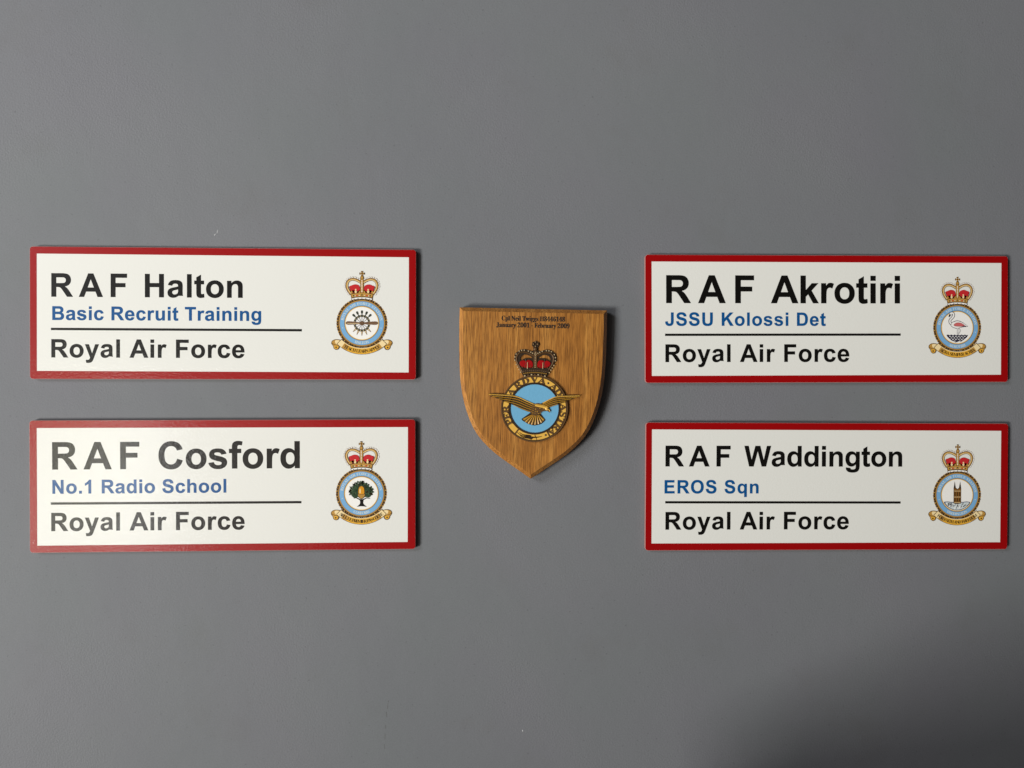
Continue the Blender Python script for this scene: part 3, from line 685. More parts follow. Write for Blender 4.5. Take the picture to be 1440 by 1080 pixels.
MAT['blocker_wood'] = enamel_mat("dark_stained_wood", (70, 62, 56), 0.6, 0, 0.15, 40)
sb = Shape()   # unseen block added below the frame to shade the lower right of the wall
sb.slab([(10, -1240), (1350, -1240), (1350, -555), (10, -555)], 3, 480, 'blocker_wood')
sb.slab([(-2, -554), (1362, -554), (1362, -526), (-2, -526)], 2, 505, 'blocker_wood')
sb.slab([(6, -525), (170, -525), (170, -455), (6, -455)], 220, 500, 'blocker_wood')  # raised end, shaped to cast the taller strip of shade
shade_blocker = sb.build('shade_blocker')
shade_blocker.rotation_euler = (R(90), 0, 0)
shade_blocker['kind'] = 'structure'

SW, SH = 400.0, 137.92       # sign board, mm
ZF = 5.2                     # its printed face above the wall
DZ = 0.035                   # one ink layer


def rounded(w_, h_, r, n=5):
    pts = []
    for (sx, sy, a) in [(1, 1, 0), (-1, 1, 90), (-1, -1, 180), (1, -1, 270)]:
        for i in range(n + 1):
            t = R(a + 90 * i / n)
            pts.append((sx * (w_ / 2 - r) + r * math.cos(t), sy * (h_ / 2 - r) + r * math.sin(t)))
    return pts


# ---- crown shared by the printed crests (layer tables in crest units, ring radius = 100)
ARCH = [(-41, 112), (-50, 124), (-57, 138), (-58, 152), (-52, 164), (-40, 170), (-26, 169), (-13, 163), (-5, 158)]


def crown_print(parent, S, cx, cy, z):
    c = Shape()
    f = lambda lp, k, m: c.fill(sc(lp, S, cx, cy), z + k * DZ, m)
    arch = smooth_line(ARCH, 4)
    # cap lining seen between the arches, then the velvet
    for s in (1, -1):
        A = arch if s == 1 else mir(arch)
        f(stroke(A, 10), 0, 'brown')
        f(stroke(A, 6.6), 1, 'gold')
        f(stroke([(x * 0.97, y * 0.985 + 1) for x, y in A], 2), 2, 'pale_gold')
        lump = smooth_line([(-8 * s, 118), (-9 * s, 142), (-16 * s, 149), (-28 * s, 151), (-40 * s, 147), (-50 * s, 142), (-46 * s, 130), (-42 * s, 117)], 4, True)
        f(lump, 0, 'maroon')
        f([(x * 0.93 - 1.5 * s, 135 + (y - 135) * 0.86 + 2) for x, y in lump], 1, 'crimson')
        for k in range(17):                # pearls strung outside the arch
            i = 2 + k * (len(A) - 5) // 16
            (x0, y0), (x1, y1) = A[i - 1], A[i + 1]
            d = math.hypot(x1 - x0, y1 - y0)
            nx_, ny_ = -(y1 - y0) / d * s, (x1 - x0) / d * s
            px, py = A[i][0] + nx_ * -8.2 * -1, A[i][1] + ny_ * 8.2
            f(circle(px, py, 3.3, 8), 0, 'stone')
            f(circle(px, py, 2.5, 8), 1, 'paper')
    # lower rim: dark backing, gold band, ermine
    f([(-44, 111), (-47, 128), (-40, 124), (-34, 130), (-26, 124), (-16, 124), (-9, 130), (0, 123), (9, 130), (16, 124), (26, 124), (34, 130), (40, 124), (47, 128), (44, 111)], 1, 'maroon')
    f([(-41, 97), (-45, 114), (-22, 118), (0, 119.5), (22, 118), (45, 114), (41, 97), (20, 101), (0, 102), (-20, 101)], 2, 'brown')
    f([(-39, 100), (-42.5, 112), (-22, 116), (0, 117.5), (22, 116), (42.5, 112), (39, 100), (20, 103.5), (0, 104.5), (-20, 103.5)], 3, 'gold')
    for x, m in [(-32, 'leaf'), (-19, 'crimson'), (0, 'leaf'), (19, 'crimson'), (32, 'leaf')]:
        yy = 110 - abs(x) * 0.1
        f([(x - 4, yy), (x, yy + 3.2), (x + 4, yy), (x, yy - 3.2)], 4, m)
    for x in (-26, -10, 10, 26):
        f(circle(x, 109 - abs(x) * 0.1, 1.6, 8), 4, 'paper')
    f(smooth_line([(-39, 89), (-40, 97), (-20, 101), (0, 102), (20, 101), (40, 97), (39, 89), (20, 92.5), (0, 93.5), (-20, 92.5)], 2, True), 5, 'brown')
    f(smooth_line([(-37, 91), (-38, 96), (-20, 99.6), (0, 100.6), (20, 99.6), (38, 96), (37, 91), (20, 94), (0, 95), (-20, 94)], 2, True), 6, 'paper')
    for x in (-30, -15, 0, 15, 30):
        yy = 97.4 - (x / 15) ** 2 * 0.9
        f([(x - 2.6, yy), (x, yy + 1.8), (x + 2.6, yy), (x, yy - 1.8)], 7, 'black')
    # crosses and lilies above the band
    for x, h in ((-24, 16), (24, 16)):
        f([(x - 2, 117), (x - 5, 124), (x - 1.6, 125), (x - 3, 117 + h), (x + 3, 117 + h), (x + 1.6, 125), (x + 5, 124), (x + 2, 117)], 5, 'pale_gold')
    for x in (-40, -9, 9, 40):
        f([(x - 3, 115), (x - 4, 121), (x, 127), (x + 4, 121), (x + 3, 115)], 4, 'gold')
    # centre arch, orb, cross
    f([(-6.5, 118), (-7, 172), (7, 172), (6.5, 118)], 4, 'brown')
    f([(-5, 119), (-5.5, 171), (5.5, 171), (5, 119)], 5, 'gold')
    for k in range(8):
        f(circle(0, 123 + k * 6, 2.0, 8), 6, 'paper')
    f(circle(0, 177, 7.2, 14), 4, 'brown')
    f(circle(0, 177.5, 5.4, 14), 5, 'gold')
    cr = []
    for k in range(4):
        a = R(90 * k)
        for (px, py) in [(-1.6, 2), (-4.6, 10), (4.6, 10), (1.6, 2)]:
            cr.append((px * math.cos(a) - py * math.sin(a), px * math.sin(a) + py * math.cos(a)))
    arms = [cr[i * 4:(i + 1) * 4] for i in range(4)]
    for a_ in arms:
        f([(x, y + 193) for x, y in a_], 5, 'brown')
        f([(x * 0.7, y * 0.72 + 193) for x, y in a_], 6, 'gold')
    f(circle(0, 193, 3, 8), 7, 'brown')
    return c.build('crown', parent)


def ribbon_print(parent, S, cx, cy, z, motto, span):
    c = Shape()
    f = lambda lp, k, m: c.fill(sc(lp, S, cx, cy), z + k * DZ, m)
    up, lo, ccy, half = 111, 134, 14, 46
    # curled ends
    for s in (1, -1):
        q = lambda p: [(x * s, y) for x, y in p]
        f(q(smooth_line([(78, -68), (92, -63.5), (106, -64), (116, -70), (118, -80), (111, -90), (109, -98), (101, -104), (91, -102), (86, -94), (84, -84), (76, -78)], 3, True)), 0, 'brown')
        f(q(smooth_line([(79, -69.5), (92, -65.3), (105, -65.8), (114, -71), (116, -79.5), (109.5, -89), (107.5, -97), (101, -102), (93, -99.8), (89, -92), (86, -83), (78, -77)], 3, True)), 1, 'gold')
        f(q(smooth_line([(80, -70), (92, -66.3), (102, -67), (104, -74), (98, -82), (88, -84), (79, -76)], 3, True)), 2, 'pale_gold')
        f(q(smooth_line([(92, -90), (100, -87), (106, -90), (104, -98), (98, -100), (93, -97)], 3, True)), 2, 'amber')
        f(q(smooth_line([(96, -93), (101, -91), (103, -95), (99, -98)], 3, True)), 3, 'brown')
        f(q(stroke(smooth_line([(116, -78), (106, -84), (94, -86), (87, -90)], 3), 1.6)), 3, 'brown')
    f(arc_band(up - 2, lo + 1.6, -90 - half, -90 + half, 30, 0, ccy), 3, 'brown')
    f(arc_band(up, lo, -90 - half + 1, -90 + half - 1, 30, 0, ccy), 4, 'amber')
    for s in (1, -1):
        f(arc_band(up, lo, -90 + s * (half - 1), -90 + s * (half - 10), 5, 0, ccy), 5, 'pale_gold')
        f(arc_band(up, lo, -90 + s * (half - 10), -90 + s * (half - 20), 5, 0, ccy), 5, 'gold')
    f(arc_band(up, up + 2.5, -90 - half + 1, -90 + half - 1, 30, 0, ccy), 6, 'pale_gold')
    serif_arc(c, motto, 129, -90 - span, -90 + span, 12, 'dark_brown', z + 7 * DZ, inward=True, cx=0, cy=ccy, s_out=S, ox=cx, oy=cy)
    return c.build('ribbon', parent)


def crest_print(parent, S, cx, cy, z, station, motto, span, device, dev_name):
    r = Shape()
    f = lambda lp, k, m: r.fill(sc(lp, S, cx, cy), z + k * DZ, m)
    f(circle(0, 0, 98, 72), 0, 'brown')
    n = 56
    for k in range(n):                                     # laurel rope: slanted leaves
        a = 360 / n * k
        p = lambda rr, dd: (rr * math.cos(R(a + dd)), rr * math.sin(R(a + dd)))
        f([p(91, 0), p(95, -1.2), p(100, 1.8), p(97, 4.2)], 1, 'gold' if k % 2 else 'stone')
        f([p(91, 2.0), p(94, 1.2), p(98.5, 4.2), p(95, 5.4)], 2, 'dark_brown')
    f(ring(0, 0, 60, 91), 3, 'brown')
    f(ring(0, 0, 61, 89.5), 4, 'gold')
    f(ring(0, 0, 67, 86), 5, 'brown')
    f(ring(0, 0, 68, 85), 6, 'sky')
    f(circle(0, 0, 64.5, 64), 7, 'paper')
    f(ring(0, 0, 62.5, 64.6), 8, 'pale_gold')
    serif_arc(r, "ROYAL AIR FORCE STATION", 71.5, 172, 8, 10.5, 'pale', z + 7 * DZ, s_out=S, ox=cx, oy=cy)
    hw = 5.4 * len(station) / 2 + 4
    serif_arc(r, station, 81.7, -90 - hw, -90 + hw, 10.5, 'pale', z + 7 * DZ, inward=True, s_out=S, ox=cx, oy=cy)
    for a in (194, -14):
        f(circle(76.5 * math.cos(R(a)), 76.5 * math.sin(R(a)), 2, 8), 7, 'pale')
    for x in (-16, -8, 0, 8, 16):                          # knot where the wreath closes
        f(circle(x, -96.5 + x * x * 0.006, 3.0, 8), 3, 'pale')
        f(circle(x + 4, -97 + x * x * 0.006, 1.6, 8), 4, 'dark_brown')
    crest = r.build('crest', parent)
    d = Shape()
    device(lambda lp, k, m: d.fill(sc(lp, S, cx, cy), z + (9 + k) * DZ, m))
    d.build(dev_name, crest)
    crown_print(crest, S, cx, cy, z + 9 * DZ)
    ribbon_print(crest, S, cx, cy, z + 9 * DZ, motto, span)
    return crest


def dev_wheel(f):
    f(ring(0, 0, 24.5, 32.5, 40), 0, 'dark_brown')
    f(ring(0, 0, 26, 31, 40), 1, 'iron')
    for k in range(16):
        a = R(22.5 * k + 11)
        f(circle(28.5 * math.cos(a), 28.5 * math.sin(a), 1.5, 8), 2, 'pale_gold')
    for k in range(14):
        a = R(360 / 14 * k + 90)
        ca, sa = math.cos(a), math.sin(a)
        rt = lambda p: [(x * ca - y * sa, x * sa + y * ca) for x, y in p]
        f(rt([(6, -0.8), (25, -1.1), (25, 1.1), (6, 0.8)]), 1, 'slate')
    for deg in (90, 66, 114, 44, 136):
        a = R(deg); ca, sa = math.cos(a), math.sin(a)
        rt = lambda p: [(x * ca - y * sa, x * sa + y * ca) for x, y in p]
        f(rt([(31, -2), (36, -1.5), (40, -4), (48, -4.2), (50, -2), (50, 2), (48, 4.2), (40, 4), (36, 1.5), (31, 2)]), 2, 'iron')
    for deg in (-90, -66, -114, -44, -136):
        a = R(deg); ca, sa = math.cos(a), math.sin(a)
        rt = lambda p: [(x * ca - y * sa, x * sa + y * ca) for x, y in p]
        f(rt([(31, -3.6), (38, -3), (49, -0.8), (49, 0.8), (38, 3), (31, 3.6)]), 2, 'wood_print')
        f(rt([(33, -1.6), (46, 0), (33, 1.6)]), 3, 'pale_gold')
    blade = smooth_line([(5, 3.5), (20, 4.2), (40, 6.8), (56, 7), (62, 3), (62, -2), (56, -6), (40, -6), (20, -4), (5, -3.5)], 3, True)
    f(blade, 4, 'wood_print'); f(mir(blade), 4, 'wood_print')
    f(stroke([(10, 1), (56, 1.5)], 1.4), 5, 'brown'); f(stroke([(-10, -1), (-56, -1.5)], 1.4), 5, 'pale_gold')
    f(circle(0, 0, 8.5, 20), 5, 'brown'); f(circle(0, 0, 6.2, 20), 6, 'wood_print')
    f(circle(0, 0, 2.4, 12), 7, 'dark_brown')


def dev_oak(f):
    rnd = random.Random(3)
    f(smooth_line([(-6, -24), (-5, -38), (-13, -48), (-18, -52), (0, -50), (20, -52), (13, -46), (7, -38), (8, -24)], 3, True), 0, 'black')
    f(stroke([(-2, -26), (-20, -17), (-30, -19)], 5, 2), 0, 'black')
    f(stroke([(3, -26), (20, -18), (34, -20)], 5, 2), 0, 'black')
    f(sc(smooth_line([(-30, -20), (-43, -8), (-44, 8), (-38, 26), (-26, 38), (-8, 45), (6, 46), (22, 42), (34, 30), (43, 14), (44, -4), (34, -18), (14, -16), (0, -22), (-14, -16)], 3, True), 0.9), 1, 'leaf')
    for k in range(150):
        a = rnd.uniform(-25, 205); rr = rnd.uniform(0.4, 1.0) if k % 3 else rnd.uniform(0.92, 1.1)
        x, y = 43 * rr * math.cos(R(a)), 6 + 39 * rr * math.sin(R(a)) * (1 if math.sin(R(a)) > 0 else .8)
        if abs(x) < 13 and -22 < y < 28:
            continue
        t = rnd.uniform(0, 6.28); s = rnd.uniform(3.2, 5.6)
        lf = [(x + s * q * math.cos(t + w_), y + s * q * math.sin(t + w_)) for q, w_ in [(1.2, 0), (.5, .7), (.9, 1.5), (.5, 2.3), (1.1, 3.1), (.5, 3.9), (.9, 4.7), (.5, 5.5)]]
        f(lf, 2 + k % 3, rnd.choice(['leaf', 'leaf', 'leaf2', 'dark_brown']))
    f(smooth_line([(-13, -2), (-14, -10), (-8, -18), (0, -22), (8, -18), (14, -10), (13, -2)], 3, True), 6, 'brown')
    f(smooth_line([(-11, -3), (-11.5, -10), (-6, -16), (0, -19), (6, -16), (11.5, -10), (11, -3)], 3, True), 7, 'gold')
    for y in (-6, -11):
        for x in (-7, -2.4, 2.4, 7):
            f(circle(x, y, 1.1, 6), 8, 'brown')
    f(smooth_line([(-12, -2), (-12, 16), (-8, 26), (0, 30), (8, 26), (12, 16), (12, -2), (0, -4)], 3, True), 8, 'brown')
    f(smooth_line([(-10.5, -1), (-10.5, 16), (-7, 24.5), (0, 28), (7, 24.5), (10.5, 16), (10.5, -1), (0, -2.5)], 3, True), 9, 'orange')
    f(smooth_line([(-7, 2), (-7, 14), (-4.5, 20), (-3, 14), (-3, 2)], 3, True), 10, 'pale_gold')


def dev_flamingo(f):
    # water: overlapping scallops narrowing downwards
    f([(-45, -30), (-38, -28), (-32, -31), (-25, -28), (-18, -31), (-11, -28), (-4, -31), (3, -28), (10, -31), (17, -28), (24, -31), (31, -28), (38, -31), (45, -29),
       (40, -38), (31, -46), (21, -53), (14, -58), (7, -55), (0, -58), (-8, -60), (-16, -55), (-24, -52), (-32, -45), (-40, -38)], 0, 'navy')
    for j, (y, xs) in enumerate([(-36, (-30, -18, -6, 6, 18, 30)), (-42.5, (-24, -12, 0, 12, 24)), (-49, (-18, -6, 6, 18)), (-55, (-11, 11))]):
        for x in xs:
            f(smooth_line([(x - 4.6, y), (x, y + 2.6), (x + 4.6, y), (x, y - 0.4)], 2, True), 1, 'paper')
    # legs
    f(stroke([(0, -2), (1, -14), (0, -28)], 4.6), 2, 'navy')
    f(stroke([(0, -2), (1, -14), (0, -28)], 2.6), 3, 'paper')
    f(stroke(smooth_line([(4, -2), (12, -12), (7, -22), (4, -26)], 3), 4), 2, 'navy')
    f(stroke(smooth_line([(4, -2), (12, -12), (7, -22), (4, -26)], 3), 2), 3, 'paper')
    # neck and head
    neck = smooth_line([(-24, 14), (-30, 20), (-30, 30), (-22, 38), (-16, 47), (-17, 56), (-25, 58), (-31, 53)], 4)
    body = smooth_line([(-26, 16), (-16, 22), (0, 26), (18, 21), (32, 12), (41, 5), (28, 4), (10, 0), (-4, -2), (-16, 1), (-26, 8)], 3, True)
    f(stroke(neck, 11), 2, 'navy')
    f([(x * 1.06, (y - 11) * 1.16 + 11) for x, y in body], 2, 'navy')
    f(body, 4, 'paper')
    f(stroke(neck, 6.4), 4, 'paper')
    f(circle(-27, 54, 5.6, 14), 3, 'navy'); f(circle(-27, 54, 4.2, 14), 5, 'paper')
    f(smooth_line([(-30, 55), (-35, 50), (-36, 42), (-31, 44), (-28, 50)], 3, True), 6, 'black')
    wing = smooth_line([(-16, 10), (-8, 18), (6, 20), (20, 16), (32, 7), (38, 4), (24, 3), (8, 4), (-8, 5)], 3, True)
    f(wing, 6, 'maroon'); f([(x * 0.94, (y - 10) * 0.84 + 10.6) for x, y in wing], 7, 'pink')
    f([(20, 8), (36, 6), (34, 2), (22, 4)], 8, 'navy')


def dev_tower(f):
    f(smooth_line([(-55, -29), (-40, -26), (-20, -28), (0, -27), (20, -28), (40, -26), (54, -30), (44, -44), (30, -54), (12, -61), (-12, -61), (-30, -54), (-44, -44)], 3, True), 0, 'slate')
    f(smooth_line([(-49, -31), (-38, -29), (-20, -31), (0, -30), (20, -31), (38, -29), (49, -31), (40, -43), (28, -52), (11, -58), (-11, -58), (-28, -52), (-40, -43)], 3, True), 1, 'pale')
    for j in range(34):
        rnd = random.Random(j)
        x = rnd.uniform(-44, 44); y = -32 - rnd.uniform(0, 26) * (1 - abs(x) / 60)
        t = R(rnd.choice([90, 60, 120, 80]) + rnd.uniform(-14, 14)); L = rnd.uniform(3, 7)
        f(stroke([(x - L * math.cos(t), y - L * math.sin(t)), (x, y + 1), (x + L * .5 * math.cos(t + .5), y + L * .5 * math.sin(t + .5))], rnd.uniform(2.2, 4), 1), 1 + j % 2, 'paper')
    for j in range(12):
        rnd = random.Random(80 + j)
        x = rnd.uniform(-40, 40); y = -34 - rnd.uniform(0, 20) * (1 - abs(x) / 60)
        f(stroke([(x, y + 5), (x + rnd.uniform(-3, 3), y), (x + rnd.uniform(-4, 4), y - 5)], 1.6), 3, 'navy')
    f([(-15.5, -34), (-15.5, 28), (-13, 42), (-11.5, 55), (-9, 42), (-6.5, 29), (0, 24), (6.5, 29), (9, 42), (11.5, 55), (13, 42), (15.5, 28), (15.5, -34), (0, -36)], 4, 'dark_brown')
    f([(-14, -33), (-14, 26), (-7, 27), (0, 22), (7, 27), (14, 26), (14, -33)], 5, 'stone')
    for x in (-9.5, 0, 9.5):
        f([(x - 1.8, -4), (x - 1.8, 10), (x, 14), (x + 1.8, 10), (x + 1.8, -4)], 6, 'dark_brown')
        f([(x - 1.8, -26), (x - 1.8, -14), (x, -11), (x + 1.8, -14), (x + 1.8, -26)], 6, 'dark_brown')
    for y in (-8, 16, -30):
        f(stroke([(-14, y), (14, y)], 1.5), 7, 'pale_gold')
    for x in (-14, 14):
        f(stroke([(x, -33), (x, 20)], 1.8), 7, 'brown')


def make_sign(label, loc, tilt, inner, title, cap, base, xs, unit, unit_r, foot_r, crest_args, rule, ux=-177.6):
    t = thing('wall_sign', label, 'sign', loc, tilt, 'red-bordered white signs on the grey wall')
    b = Shape()
    out = rounded(SW, SH, 3.2)
    face = rounded(SW - 0.4, SH - 0.4, 3.0)
    b.slab(out, 1.3, ZF - 0.2, 'edge')
    b.frustum(out, ZF - 0.2, face, ZF, 'edge')
    b.fill(face, ZF, 'white')
    for x in (-150, 0, 150):                         # foam pads that hold it to the wall
        b.slab([(x - 12, -40), (x + 12, -40), (x + 12, 40), (x - 12, 40)], 0, 1.29, 'edge')
    b.build('board', t)
    r = Shape()
    r.fill([rounded(SW - 0.5, SH - 0.5, 2.95), inner], ZF + DZ, 'red')
    r.build('border', t)
    h = Shape()
    for c, x in zip("RAF", xs):
        sans_line(h, c, x, base, cap, 'black', ZF + DZ)
    sans_line(h, title, xs[3], base, cap, 'black', ZF + DZ, xs[4])
    h.build('heading_lettering', t)
    u = Shape()
    sans_line(u, unit, ux, -7.4, 14.2, 'blue', ZF + DZ, unit_r)
    u.build('unit_lettering', t)
    l_ = Shape()
    l_.fill([(-178.5, rule[0] - 2.5), (80.2, rule[1] - 2.5), (80.2, rule[1]), (-178.5, rule[0])], ZF + DZ, 'black')
    l_.build('rule_line', t)
    g = Shape()
    sans_line(g, "Royal Air Force", -178, -46.4, 18.9, 'black', ZF + DZ, foot_r)
    g.build('service_lettering', t)
    crest_print(t, 0.2715, 143.1, -9.3, ZF + DZ, *crest_args)
    return t


make_sign("white sign with a thin red border whose crest shows a propeller and ship's wheel",
          (-0.26921, 0, 0.06963), -0.00194,
          [(-192.8, 61.5), (192.4, 60.8), (192.3, -61.3), (-192.8, -60.5)],
          "Halton", 24.3, 16.85, (-177.95, -149.85, -117.4, -82.3, 18.5), "Basic Recruit Training", 37.7, 20.4,
          ("HALTON", "TEACH LEARN APPLY", 33, dev_wheel, 'wheel_and_propeller_device'), (-15.55, -15.75), -177.0)
make_sign("glare-streaked white sign with red border, its crest showing an acorn on an oak",
          (-0.26995, 0, -0.11091), 0.0012,
          [(-192.45, 61.1), (192.2, 60.7), (191.7, -61.3), (-192.4, -61.5)],
          "Cosford", 28.4, 17.85, (-176.8, -144.7, -107.3, -67.9, 78.5), "No.1 Radio School", 1.9, 20.8,
          ("COSFORD", "SEUL LE PREMIER PAS COUTE", 41, dev_oak, 'oak_tree_device'), (-16.4, -16.9), -176.7)
make_sign("white sign with a dark red border whose round crest shows a flamingo standing in water",
          (0.37573, 0, 0.06616), 0.00247,
          [(-192.9, 61.5), (192.6, 61.2), (192.2, -60.8), (-192.8, -61.3)],
          "Akrotiri", 29.8, 17.0, (-177.1, -142.4, -102.0, -62.9, 79.3), "JSSU Kolossi Det", -2.8, 23.1,
          ("AKROTIRI", "ACRA SEMPER ACRIA", 34, dev_flamingo, 'flamingo_device'), (-15.9, -15.7), -178.2)
make_sign("white sign with a dark red border whose round crest shows a brown stone tower",
          (0.37625, 0, -0.11554), -0.00534,
          [(-193.3, 61.4), (192.0, 60.9), (191.9, -61.1), (-193.1, -61.3)],
          "Waddington", 22.2, 21.7, (-178.4, -152.9, -122.9, -92.5, 81.5), "EROS Sqn", -76.8, 22.8,
          ("WADDINGTON", "FOR FAITH AND FREEDOM", 40, dev_tower, 'stone_tower_device'), (-15.7, -16.2), -179.2)

# ---- oak shield
HALF = [(78.2, 79.4), (78.35, 68), (78.35, 58), (78.2, 46), (78.0, 34), (77.6, 21), (76.9, 10), (75.9, 0), (74.2, -11), (71.9, -21), (69.2, -30),
        (65.8, -39), (61.8, -47.5), (57, -55.2), (51, -62.4), (44.5, -68.8), (37.5, -74.8), (30, -80.3), (22, -85.8), (14, -91.2), (6.5, -96.4)]
outline = HALF + [(0, -100.8)] + [(-x, y) for x, y in reversed(HALF)]


shield = thing('shield_plaque', "varnished oak shield plaque with a painted crowned eagle badge, hung between the four signs", 'plaque',
               (0.0541, -0.0022, -0.004), R(-1.0))
b = Shape()
b.slab(outline, 1.0, 8.6, 'oak')
b.slab([(-30, 20), (30, 20), (30, 60), (-30, 60)], -2.2, 0.99, 'oak')
top = inset(outline, 4.2)
mid = inset(outline, 0.35)
b.frustum(outline, 8.6, mid, 9.0, 'oak')
b.frustum(mid, 9.0, top, 12.8, 'oak')
b.fill(top, 12.8, 'oak')
b.build('shield_board', shield)
tx = Shape()
serif_line(tx, "Cpl Neil Twiggs H8446148", -34.0, 33.2, 66.2, 4.9, 'engraved', 12.8, 12.84, 0.2)
serif_line(tx, "January 2001 - February 2009", -39.2, 38.2, 59.2, 4.9, 'engraved', 12.8, 12.84, 0.2)
tx.build('engraved_lettering', shield)

# painted casting: units = ring radius 100, scaled to millimetres
CS, CX, CY, CZ = 0.353, 2.3, -26.0, 12.8
P = lambda x, y: ((x - 484) / 3.16, (708 - y) / 3.16)
g = Shape()
Cc = lambda lp: sc(lp, CS, CX, CY)
g.slab(Cc(circle(0, 0, 100, 80)), CZ, CZ + 1.6, 'c_rim')
g.slab(Cc(ring(0, 0, 96, 100, 80)), CZ + 1.6, CZ + 2.3, 'c_rim')
g.slab(Cc(ring(0, 0, 72, 76, 80)), CZ + 1.6, CZ + 2.3, 'c_dark')
g.fill(Cc(ring(0, 0, 76, 96, 80)), CZ + 1.7, 'c_bright')
g.fill(Cc(ring(0, 0, 94, 96.5, 80)), CZ + 1.75, 'c_dark')
g.fill(Cc(ring(0, 0, 75.5, 78, 80)), CZ + 1.75, 'c_dark')
badge = g.build('crest', shield)
e = Shape()
e.fill(Cc(circle(0, 0, 72.2, 72)), CZ + 1.72, 'c_sky')
e.build('enamel_disc', badge)
le = Shape()
for ch, a in [('P', 209), ('E', 196), ('R', 183), ('A', 146), ('R', 127), ('D', 109.5), ('V', 92), ('A', 76), ('A', 49), ('D', 35),
              ('A', 3), ('S', -11), ('T', -25), ('R', -39), ('A', -53)]:
    serif_arc(le, ch, 77.8, a + .01, a - .01, 16.5, 'c_rim', CZ + 2.2, z0=CZ + 1.7, s_out=CS, ox=CX, oy=CY, wide=1.35, bold=0.13)
for a in (62.5, -66):
    le.dome(CX + 86 * CS * math.cos(R(a)), CY + 86 * CS * math.sin(R(a)), 3.4 * CS, CZ + 1.7, .5, 'c_dark', 6)
# sprig on the plain lower panel
for a0, a1, rr in [(-125, -92, 88), (-122, -96, 84), (-118, -94, 91)]:
    pts = [(rr * math.cos(R(a0 + (a1 - a0) * i / 6)), (rr + 1.5 * math.sin(i)) * math.sin(R(a0 + (a1 - a0) * i / 6))) for i in range(7)]
    le.ridge(Cc(pts), 1.0 * CS, 6 * CS, CZ + 1.72, .45, 'c_dark')
pts = [(86 * math.cos(R(a)), 86 * math.sin(R(a))) for a in range(-94, -70, 4)]
le.ridge(Cc(pts), 5 * CS, 1.5 * CS, CZ + 1.72, .45, 'c_dark')
le.ridge(Cc([(2, -79), (6, -86), (8, -93)]), 2.5 * CS, 1.5 * CS, CZ + 1.72, .45, 'c_dark')
for a in (-60.5, -127):
    le.slab(Cc(arc_band(76, 96, a - 1.2, a + 1.2, 2)), CZ + 1.6, CZ + 2.2, 'c_rim')
le.build('motto_lettering', badge)

# crown in relief
k = Shape()
arch2 = [(x * 1.02, y) for x, y in smooth_line([(-36, 108), (-44, 122), (-52, 136), (-54, 152), (-47, 164), (-36, 168), (-22, 166), (-10, 160), (-3, 157)], 4)]
back = [(x * 1.1, y + (1.5 if y > 120 else 0)) for x, y in [(-33, 97), (-38, 112), (-50, 130), (-57, 146), (-55, 162), (-42, 173), (-28, 175), (-12, 169), (-6, 172), (-6, 182), (-10, 187), (-9, 196), (0, 200),
        (9, 196), (10, 187), (6, 182), (6, 172), (12, 169), (28, 175), (42, 173), (55, 162), (57, 146), (50, 130), (38, 112), (33, 97), (0, 101)]]
k.slab([Cc(back), Cc(smooth_line([(-8, 150), (-20, 159), (-34, 160), (-44, 152), (-43, 143), (-30, 150), (-12, 150)], 3, True)),
        Cc(smooth_line([(8, 150), (20, 159), (34, 160), (44, 152), (43, 143), (30, 150), (12, 150)], 3, True))], CZ, CZ + 1.2, 'c_dark')
for s in (1, -1):
    A = arch2 if s == 1 else mir(arch2)
    k.ridge(Cc(A), 6 * CS, 5 * CS, CZ + 1.2, 0.9, 'c_rim')
    n_p = 14
    for i in range(n_p):
        j = 1 + i * (len(A) - 3) // (n_p - 1)
        (x0, y0), (x1, y1) = A[j - 1], A[j + 1]
        d = math.hypot(x1 - x0, y1 - y0)
        px, py = A[j][0] - (y1 - y0) / d * s * 5.5, A[j][1] + (x1 - x0) / d * s * 5.5
        k.dome(CX + px * CS, CY + py * CS, 2.4 * CS, CZ + 1.2, 1.1, 'c_pearl', 6)
    lump = smooth_line([(-7 * s, 124), (-7 * s, 137), (-13 * s, 144), (-21 * s, 145), (-28 * s, 142), (-36 * s, 144), (-46 * s, 138), (-44 * s, 128), (-36 * s, 123), (-20 * s, 121)], 3, True)
    k.pillow(Cc(lump), CZ + 1.22, 0.8, 0.5, 'c_red')
    k.ridge(Cc([(-29 * s, 147), (-27 * s, 136), (-29 * s, 126)]), 2 * CS, 1.5 * CS, CZ + 2.0, 0.25, 'c_dark')
    for (bx, by) in [(-38, 122), (-30, 126), (-22, 120), (-14, 126), (-7, 122)]:
        k.dome(CX + bx * s * CS, CY + by * CS, 2.6 * CS, CZ + 1.2, 1.3, 'c_rim', 6)
    k.ridge(Cc([(-23 * s, 118), (-23 * s, 138)]), 4 * CS, 3 * CS, CZ + 1.6, 1.2, 'c_pearl')
k.slab(Cc([(-35, 101), (-40, 117), (-20, 120), (0, 121), (20, 120), (40, 117), (35, 101), (18, 104), (0, 105), (-18, 104)]), CZ + 1.0, CZ + 2.0, 'c_dark')
for x in range(-33, 34, 6):
    k.dome(CX + x * CS, CY + (114 - x * x * .003) * CS, 2.2 * CS, CZ + 2.0, .5, 'c_rim', 6)
    k.dome(CX + x * CS, CY + (107.5 - x * x * .003) * CS, 1.8 * CS, CZ + 2.0, .5, 'c_gold', 6)
for i in range(7):
    x = -30 + i * 10
    k.dome(CX + x * CS, CY + (101 - x * x * .0045) * CS, 3.0 * CS, CZ + 1.6, 1.0, 'c_pearl' if i % 2 == 0 else 'c_rim', 8)
k.slab(Cc([(-5, 120), (-5, 170), (5, 170), (5, 120)]), CZ + 1.2, CZ + 2.0, 'c_rim')
